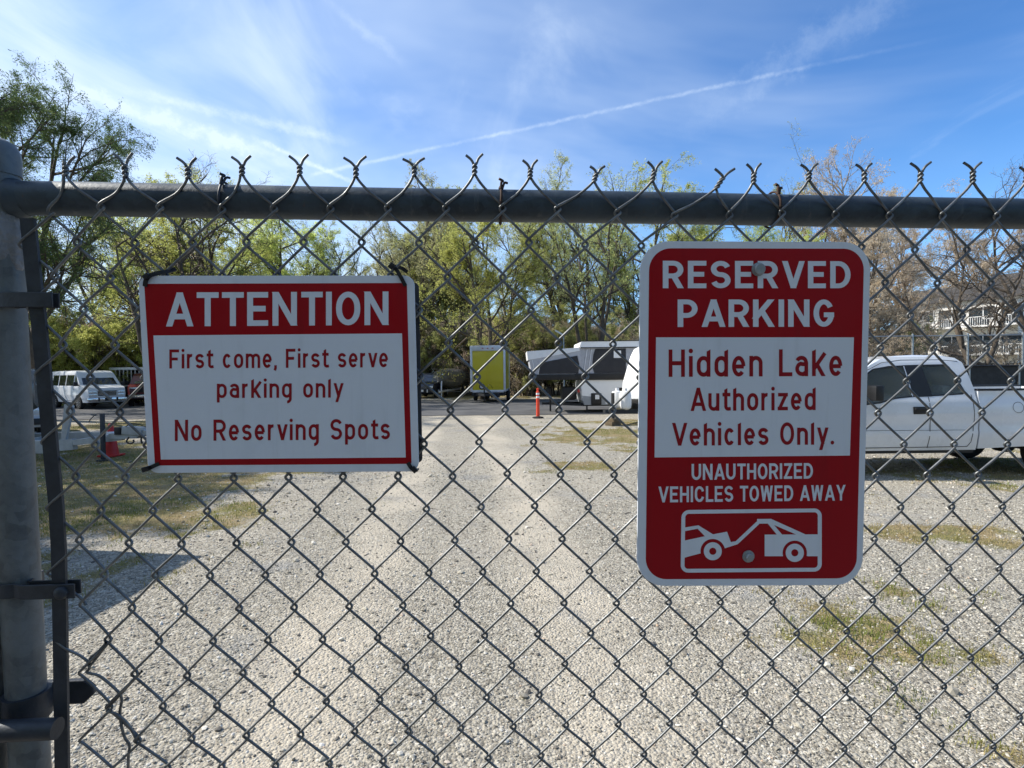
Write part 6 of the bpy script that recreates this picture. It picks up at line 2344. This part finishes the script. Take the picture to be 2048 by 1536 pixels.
def popup_camper():
    root = empty('popup_camper', (2.82, 22.5, 0))
    tag(root, 'pop-up camper with grey canvas, dark screens and one bunk end folded out to the left', 'camper')
    L = 4.6
    mb = MB()
    out_ = [(0.14, 0.34), (L - 0.2, 0.34), (L, 0.6), (L, 1.36), (0.06, 1.36), (0.0, 1.20), (0.02, 0.8)]
    mb.prism(out_, 0.0, 2.05)
    mb.build('lower_body', M['camper'], root, 30, bevel=0.03)
    mb = MB()
    mb.prism([(0.135, 0.335), (1.0, 0.335), (1.0, 0.62), (0.05, 0.72)], -0.006, 2.056)
    mb.build('lower_stripe', M['camper_grey'], root)
    mb = MB()
    mb.box((L / 2 - 0.05, -0.02, 1.49), (L + 0.3, 0.09, 0.27), bev=0.015)
    mb.box((-1.05, 1.02, 1.50), (2.1, 2.0, 0.13), bev=0.02)
    mb.box((-1.05, -0.01, 1.49), (2.1, 0.08, 0.23), bev=0.015)
    mb.box((L + 0.95, 1.02, 1.50), (1.9, 2.0, 0.13), bev=0.02)
    mb.build('bunk_rail', M['trim'], root)
    # roof on its lifts
    mb = MB()
    mb.prism([(0.02, 2.68), (L - 0.02, 2.68), (L, 2.88), (L - 0.06, 2.95), (0.10, 2.95), (-0.02, 2.90), (-0.05, 2.72)], -0.06, 2.11)
    mb.build('roof', M['rv_white'], root, 30, bevel=0.02)
    mb = MB()
    mb.box((L / 2, -0.066, 2.945), (L, 0.02, 0.03))
    mb.box((L / 2, -0.066, 2.675), (L, 0.02, 0.035))
    mb.build('roof_edging', M['trim'], root)
    # canvas walls between body and roof
    mb = MB()
    mb.prism([(0.02, 1.56), (L - 0.02, 1.56), (L - 0.02, 2.68), (0.02, 2.68)], 0.02, 2.03)
    mb.build('canvas_wall', M['tent_grey'], root)
    mb = MB()
    for x0, x1 in ((0.52, 1.85), (2.2, 3.3)):
        pts = [(x0 + 0.04, 1.64), (x1, 1.64), (x1, 2.63), (x0 + 0.08, 2.63), (x0 - 0.0, 2.4), (x0 - 0.04, 2.1), (x0 - 0.02, 1.8)]
        mb.prism(pts, 0.002, 0.03)
    mb.build('screen_window', M['screen'], root)
    mb = MB()
    mb.box((1.50, -0.006, 2.40), (0.30, 0.012, 0.30))
    mb.build('paper_notice', M['rv_white'], root)
    for x0 in (0.12, 0.30):
        mb = MB()
        mb.bar((x0, -0.01, 1.62), (x0 + 0.14, -0.01, 2.6), 0.02, 0.055)
        mb.build('canvas_strap', M['tent_white'], root)
    # bunk tent
    P3 = [(-2.0, 1.57), (0.02, 1.57), (0.02, 2.67), (-0.12, 2.66), (-2.16, 2.53)]
    mb = MB()
    mb.prism(P3, 0.0, 2.04)
    mb.build('bunk_tent', M['tent_grey'], root)
    mb = MB()
    mb.prism([(-2.20, 2.555), (-0.05, 2.69), (-0.04, 2.56), (-0.5, 2.47), (-2.16, 2.20)], -0.02, 2.06)
    mb.build('bunk_awning', M['tent_white'], root)
    mb = MB()
    mb.prism([(-1.72, 1.63), (-0.10, 1.63), (-0.06, 2.0), (-0.14, 2.36), (-1.55, 2.10), (-1.74, 1.9)], -0.024, 0.0)
    mb.build('bunk_screen', M['screen'], root)
    mb = MB()
    mb.bar((-1.86, -0.01, 1.58), (-1.98, -0.01, 2.2), 0.02, 0.06)
    mb.bar((-1.75, -0.015, 1.6), (-1.65, -0.015, 2.15), 0.02, 0.05)
    mb.build('tent_piping', M['tent_white'], root)
    # running gear, hatch, lamps, step and hitch
    mb = MB()
    mb.box((0.62, -0.012, 0.58), (0.42, 0.03, 0.48), bev=0.04)
    mb.box((1.60, -0.01, 0.97), (0.22, 0.03, 0.12), bev=0.01)
    mb.build('hatch_door', M['trim'], root)
    mb = MB()
    mb.box((0.66, -0.034, 0.66), (0.17, 0.012, 0.18))
    mb.build('hatch_label', M['camper'], root)
    mb = MB()
    mb.box((1.98, -0.006, 1.04), (0.34, 0.014, 0.06))
    mb.box((1.86, -0.006, 0.96), (0.6, 0.012, 0.02))
    mb.build('green_stripe', M['green'], root)
    mb = MB()
    mb.box((-0.10, -0.02, 0.92), (0.10, 0.08, 0.13), bev=0.02)
    mb.build('tail_light', M['tail'], root)
    for y in (0.16, 1.9):
        wheel(root, 2.7, y - 0.2 if y < 1 else y + 0.1, 0.32, 0.2)
    mb = MB()
    mb.box((2.2, 1.0, 0.33), (4.2, 1.6, 0.1))
    mb.bar((0.1, 0.3, 0.33), (-1.25, 1.0, 0.36), 0.07, 0.1)
    mb.bar((0.1, 1.7, 0.33), (-1.25, 1.0, 0.36), 0.07, 0.1)
    mb.bar((-1.2, 1.0, 0.36), (-1.55, 1.0, 0.36), 0.1, 0.1)
    for x in (0.25, 1.3, L - 0.3):
        mb.bar((x, 0.1, 0.33), (x, 0.1, 0.06), 0.06, 0.06)
        mb.box((x, 0.1, 0.03), (0.2, 0.16, 0.05))
    mb.build('frame', M['frame_dark'], root)
    mb = MB()
    mb.bar((-1.2, 0.85, 0.04), (-1.2, 0.85, 0.85), 0.07, 0.07)
    mb.lathe([(0.0001, 0), (0.14, 0.02), (0.15, 0.2), (0.10, 0.3), (0.0001, 0.32)], 14, o=(-1.25, 0.85, 0.78))
    mb.build('hitch_jack', M['trim'], root)
    mb = MB()
    mb.box((-0.42, 0.9, 0.80), (0.62, 0.9, 0.56), bev=0.12)
    mb.build('storage_bag', M['trim'], root)


popup_camper()


def travel_trailer():
    rz = math.atan2(-0.6, -0.8)
    root = empty('travel_trailer', (4.58, 18.4, 0), rz)
    tag(root, 'white travel trailer with slanted bright front behind the left edge of the RESERVED PARKING sign', 'camper')
    # local x points along the tongue
    mb = MB()
    prof = [(0.0, 0.42), (0.10, 0.9), (0.05, 1.3), (-0.35, 2.2), (-0.55, 2.48), (-0.8, 2.58), (-5.2, 2.58), (-5.3, 2.4), (-5.3, 0.42)]
    mb.prism(prof, -1.12, 1.12)
    mb.build('body', M['rv_white'], root, 30, bevel=0.03)
    mb = MB()
    quad_panel(mb, [(0.02, 0.9, 1.42), (0.02, 0.35, 1.42), (-0.30, 0.35, 2.1), (-0.30, 0.85, 2.1)], 0.02)
    mb.build('front_window', M['dark_glass'], root)
    for sd in (-1, 1):
        for x in (-1.6, -3.6):
            mb = MB()
            mb.box((x, sd * 1.125, 1.65), (0.9, 0.03, 0.55), bev=0.01)
            mb.build('side_window', M['dark_glass'], root)
    mb = MB()
    mb.box((-2.6, 1.125, 1.35), (0.7, 0.03, 1.75), bev=0.01)
    mb.build('door', M['camper'], root)
    mb = MB()
    mb.box((0.085, -0.35, 0.72), (0.06, 0.85, 0.46), bev=0.02)
    mb.build('front_hatch', M['camper'], root)
    mb = MB()
    for sd in (-1, 1):
        mb.bar((-0.2, sd * 0.8, 0.40), (1.9, 0.03 * sd, 0.44), 0.07, 0.12)
    mb.bar((1.85, 0, 0.44), (2.15, 0, 0.46), 0.1, 0.1)
    mb.box((-2.7, 0, 0.36), (5.1, 1.8, 0.14))
    mb.build('tongue_frame', M['frame_dark'], root)
    mb = MB()
    mb.bar((1.75, 0, 0.10), (1.75, 0, 1.02), 0.075, 0.075)
    mb.build('tongue_jack', M['trim'], root)
    mb = MB()
    mb.box((1.75, 0, 0.06), (0.42, 0.30, 0.12), bev=0.01)
    mb.box((1.75, 0.01, 0.165), (0.30, 0.36, 0.09), bev=0.01)
    mb.build('jack_block', M['timber'], root)
    for sd in (-1, 1):
        mb = MB()
        mb.lathe([(0.10, 0.48), (0.17, 0.54), (0.185, 0.62), (0.185, 0.98), (0.16, 1.05), (0.06, 1.08), (0.06, 1.16), (0.0001, 1.16)], 20, o=(1.36, sd * 0.175, 0))
        mb.build('gas_bottle', M['rv_white'], root, 50)
    mb = MB()
    mb.box((0.75, 0.10, 0.62), (0.34, 0.42, 0.36), bev=0.03)
    mb.build('battery_box', M['trim'], root)
    for x in (-2.4, -3.3):
        for sd in (-1, 1):
            wheel(root, x, sd * 1.1, 0.33, 0.2)


travel_trailer()


# ------------------------------------------------------------------ background: fences, lamp, houses
def chain_panel(mb, x0, x1, z0, z1, y, pitch, r):
    """diamond mesh as thin crossing wires"""
    h = z1 - z0
    for sgn in (1, -1):
        x = x0 - h
        while x < x1 + h:
            a, b = np.array([x, z0]), np.array([x + sgn * h, z1])
            if sgn < 0:
                a, b = np.array([x + h, z0]), np.array([x, z1])
            ts = []
            d = b - a
            t0, t1 = 0.0, 1.0
            if d[0] > 0:
                t0, t1 = max(t0, (x0 - a[0]) / d[0]), min(t1, (x1 - a[0]) / d[0])
            else:
                t0, t1 = max(t0, (x1 - a[0]) / d[0]), min(t1, (x0 - a[0]) / d[0])
            if t1 - t0 > 0.01:
                p, q = a + d * t0, a + d * t1
                mb.tube([(p[0], y + 0.004 * sgn, p[1]), (q[0], y + 0.004 * sgn, q[1])], r, 3, caps=False)
            x += pitch


def far_fence():
    root = empty('far_fence', (14.0, 26.5, 0))
    tag(root, 'tall thin chain-link fence on grey posts behind the white pickup', 'fence')
    for k in range(10):
        mb = MB()
        mb.tube([(k * 2.65, 0, 0), (k * 2.65, 0, 3.3)], 0.042, 12)
        mb.lathe([(0.05, 3.28), (0.05, 3.32), (0.0001, 3.37)], 12, o=(k * 2.65, 0, 0))
        mb.build('fence_post', M['bolt'], root)
    mb = MB()
    mb.tube([(0, 0, 3.24), (23.85, 0, 3.24)], 0.024, 8)
    mb.build('top_rail', M['bolt'], root)
    mb = MB()
    chain_panel(mb, 0, 23.85, 0.05, 3.2, -0.03, 0.22, 0.0045)
    mb.build('chain_link_mesh', M['strap'], root)


far_fence()


def privacy_fence():
    root = empty('privacy_fence', (13.0, 23.2, 0))
    tag(root, 'low fence of dark privacy mesh beyond the bed of the white pickup', 'fence')
    for k in range(10):
        mb = MB()
        mb.tube([(k * 2.1, 0, 0), (k * 2.1, 0, 1.80)], 0.035, 10)
        mb.build('fence_post', M['bolt'], root)
    mb = MB()
    mb.tube([(0, 0, 1.76), (18.9, 0, 1.76)], 0.03, 8)
    mb.build('top_rail', M['trim'], root)
    for k in range(9):
        mb = MB()
        mb.box((k * 2.1 + 1.05, 0.045, 0.90), (2.06, 0.012, 1.66))
        mb.build('mesh_panel', M['privacy'], root)


privacy_fence()


def lamp_post():
    x = col_x(1128, 36)
    root = empty('street_lamp', (x, 36, 0))
    tag(root, 'slender street lamp with a pale head among the trees above the camper bunk', 'street lamp')
    mb = MB()
    mb.tube([(0, 0, 0), (0, 0, 4.1)], [0.06, 0.045], 10)
    mb.build('lamp_pole', M['bolt'], root)
    mb = MB()
    mb.bar((0.02, 0, 4.08), (-0.55, 0, 4.42), 0.2, 0.10)
    mb.build('lamp_head', M['rv_white'], root)


lamp_post()


def house(name, label, x, y, w, d, floors, fh, rz, roof_h, bays, cat='building', balcony=True):
    root = empty(name, (x, y, 0), rz)
    tag(root, label, cat)
    H = floors * fh
    mb = MB()
    mb.box((0, 0, H / 2), (w, d, H))
    for k in range(floors):
        mb.box((0, -d / 2 - 0.03, (k + 1) * fh - 0.12), (w + 0.1, 0.06, 0.22))
    mb.build('wall', M['cream'], root)
    mb = MB()
    ov = 0.5
    mb.prism([(-d / 2 - ov, H + 0.002), (d / 2 + ov, H + 0.002), (0.8, H + roof_h), (-0.8, H + roof_h)], -w / 2 - ov, w / 2 + ov, plane='yz')
    rf = mb.build('roof', M['roof'], root, 20)
    for k in range(floors):
        for b in range(bays):
            cx = -w / 2 + (b + 0.5) * w / bays
            cz = k * fh + fh * 0.52
            mb = MB()
            mb.box((cx - 0.9, -d / 2 - 0.03, cz), (1.1, 0.09, 1.35))
            f_ = mb.build('window', M['rv_white'], root)
            mb = MB()
            mb.box((cx - 0.9, -d / 2 - 0.055, cz), (0.94, 0.06, 1.18))
            mb.build('pane', M['win'], f_)
            if balcony:
                mb = MB()
                mb.box((cx + 0.95, -d / 2 - 0.02, k * fh + 1.1), (1.7, 0.06, 2.0))
                mb.build('balcony_door', M['win'], root)
                mb = MB()
                mb.box((cx + 0.95, -d / 2 - 0.62, k * fh + 0.1), (2.3, 1.2, 0.18))
                for q in range(12):
                    mb.box((cx - 0.12 + q * 0.195, -d / 2 - 1.19, k * fh + 0.62), (0.04, 0.04, 0.86))
                mb.box((cx + 0.95, -d / 2 - 1.19, k * fh + 1.06), (2.3, 0.07, 0.07))
                mb.build('balcony', M['rv_white'], root)
    return root


house('apartment_building', 'cream three-storey apartment building with dark roof and balconies behind the pickup bed', 53.0, 63, 11, 11, 3, 2.95, R_(-60), 2.2, 4)
house('apartment_building', 'taller-looking cream apartment block at the right edge, next to its lower twin', 66, 66, 12, 12, 3, 3.5, R_(-60), 3.0, 4)
house('apartment_building', 'cream building glimpsed low between trunks above the pickup roof', 42.5, 70, 10, 9, 2, 2.5, R_(-32), 1.4, 4, balcony=False)
house('small_house', 'pale house glimpsed low through the trees right of the street lamp', 12.0, 74, 12, 9, 2, 2.7, R_(10), 2.0, 3, 'house', False)


def box_trailer_left():
    root = empty('enclosed_trailer', (-6.95, 3.72, 0))
    tag(root, 'pale enclosed trailer standing left of the gate, throwing the square shadow on the gravel', 'trailer')
    mb = MB()
    mb.box((0, 0, 1.52), (2.36, 3.9, 2.16), bev=0.04)
    mb.build('box_body', M['shed'], root)
    mb = MB()
    for sx in (-1, 1):
        for sy in (-1, 1):
            mb.box((sx * 1.165, sy * 1.935, 1.52), (0.08, 0.08, 2.17), bev=0.01)
    mb.build('corner_trim', M['alu'], root)
    mb = MB()
    mb.box((0, 0, 0.38), (2.1, 3.7, 0.12))
    mb.bar((0.6, -1.9, 0.38), (0.02, -3.0, 0.4), 0.08, 0.1)
    mb.bar((-0.6, -1.9, 0.38), (-0.02, -3.0, 0.4), 0.08, 0.1)
    mb.build('tongue_frame', M['frame_dark'], root)
    mb = MB()
    mb.box((1.19, 0.6, 1.4), (0.03, 0.8, 1.8), bev=0.01)
    mb.build('side_door', M['shed'], root)
    for sx in (-1, 1):
        wheel(root, 0, 0, 0.33, 0.2).matrix_local = Matrix.Translation((sx * 1.12, 0.0, 0.33)) @ Matrix.Rotation(R_(90), 4, 'Z')


box_trailer_left()
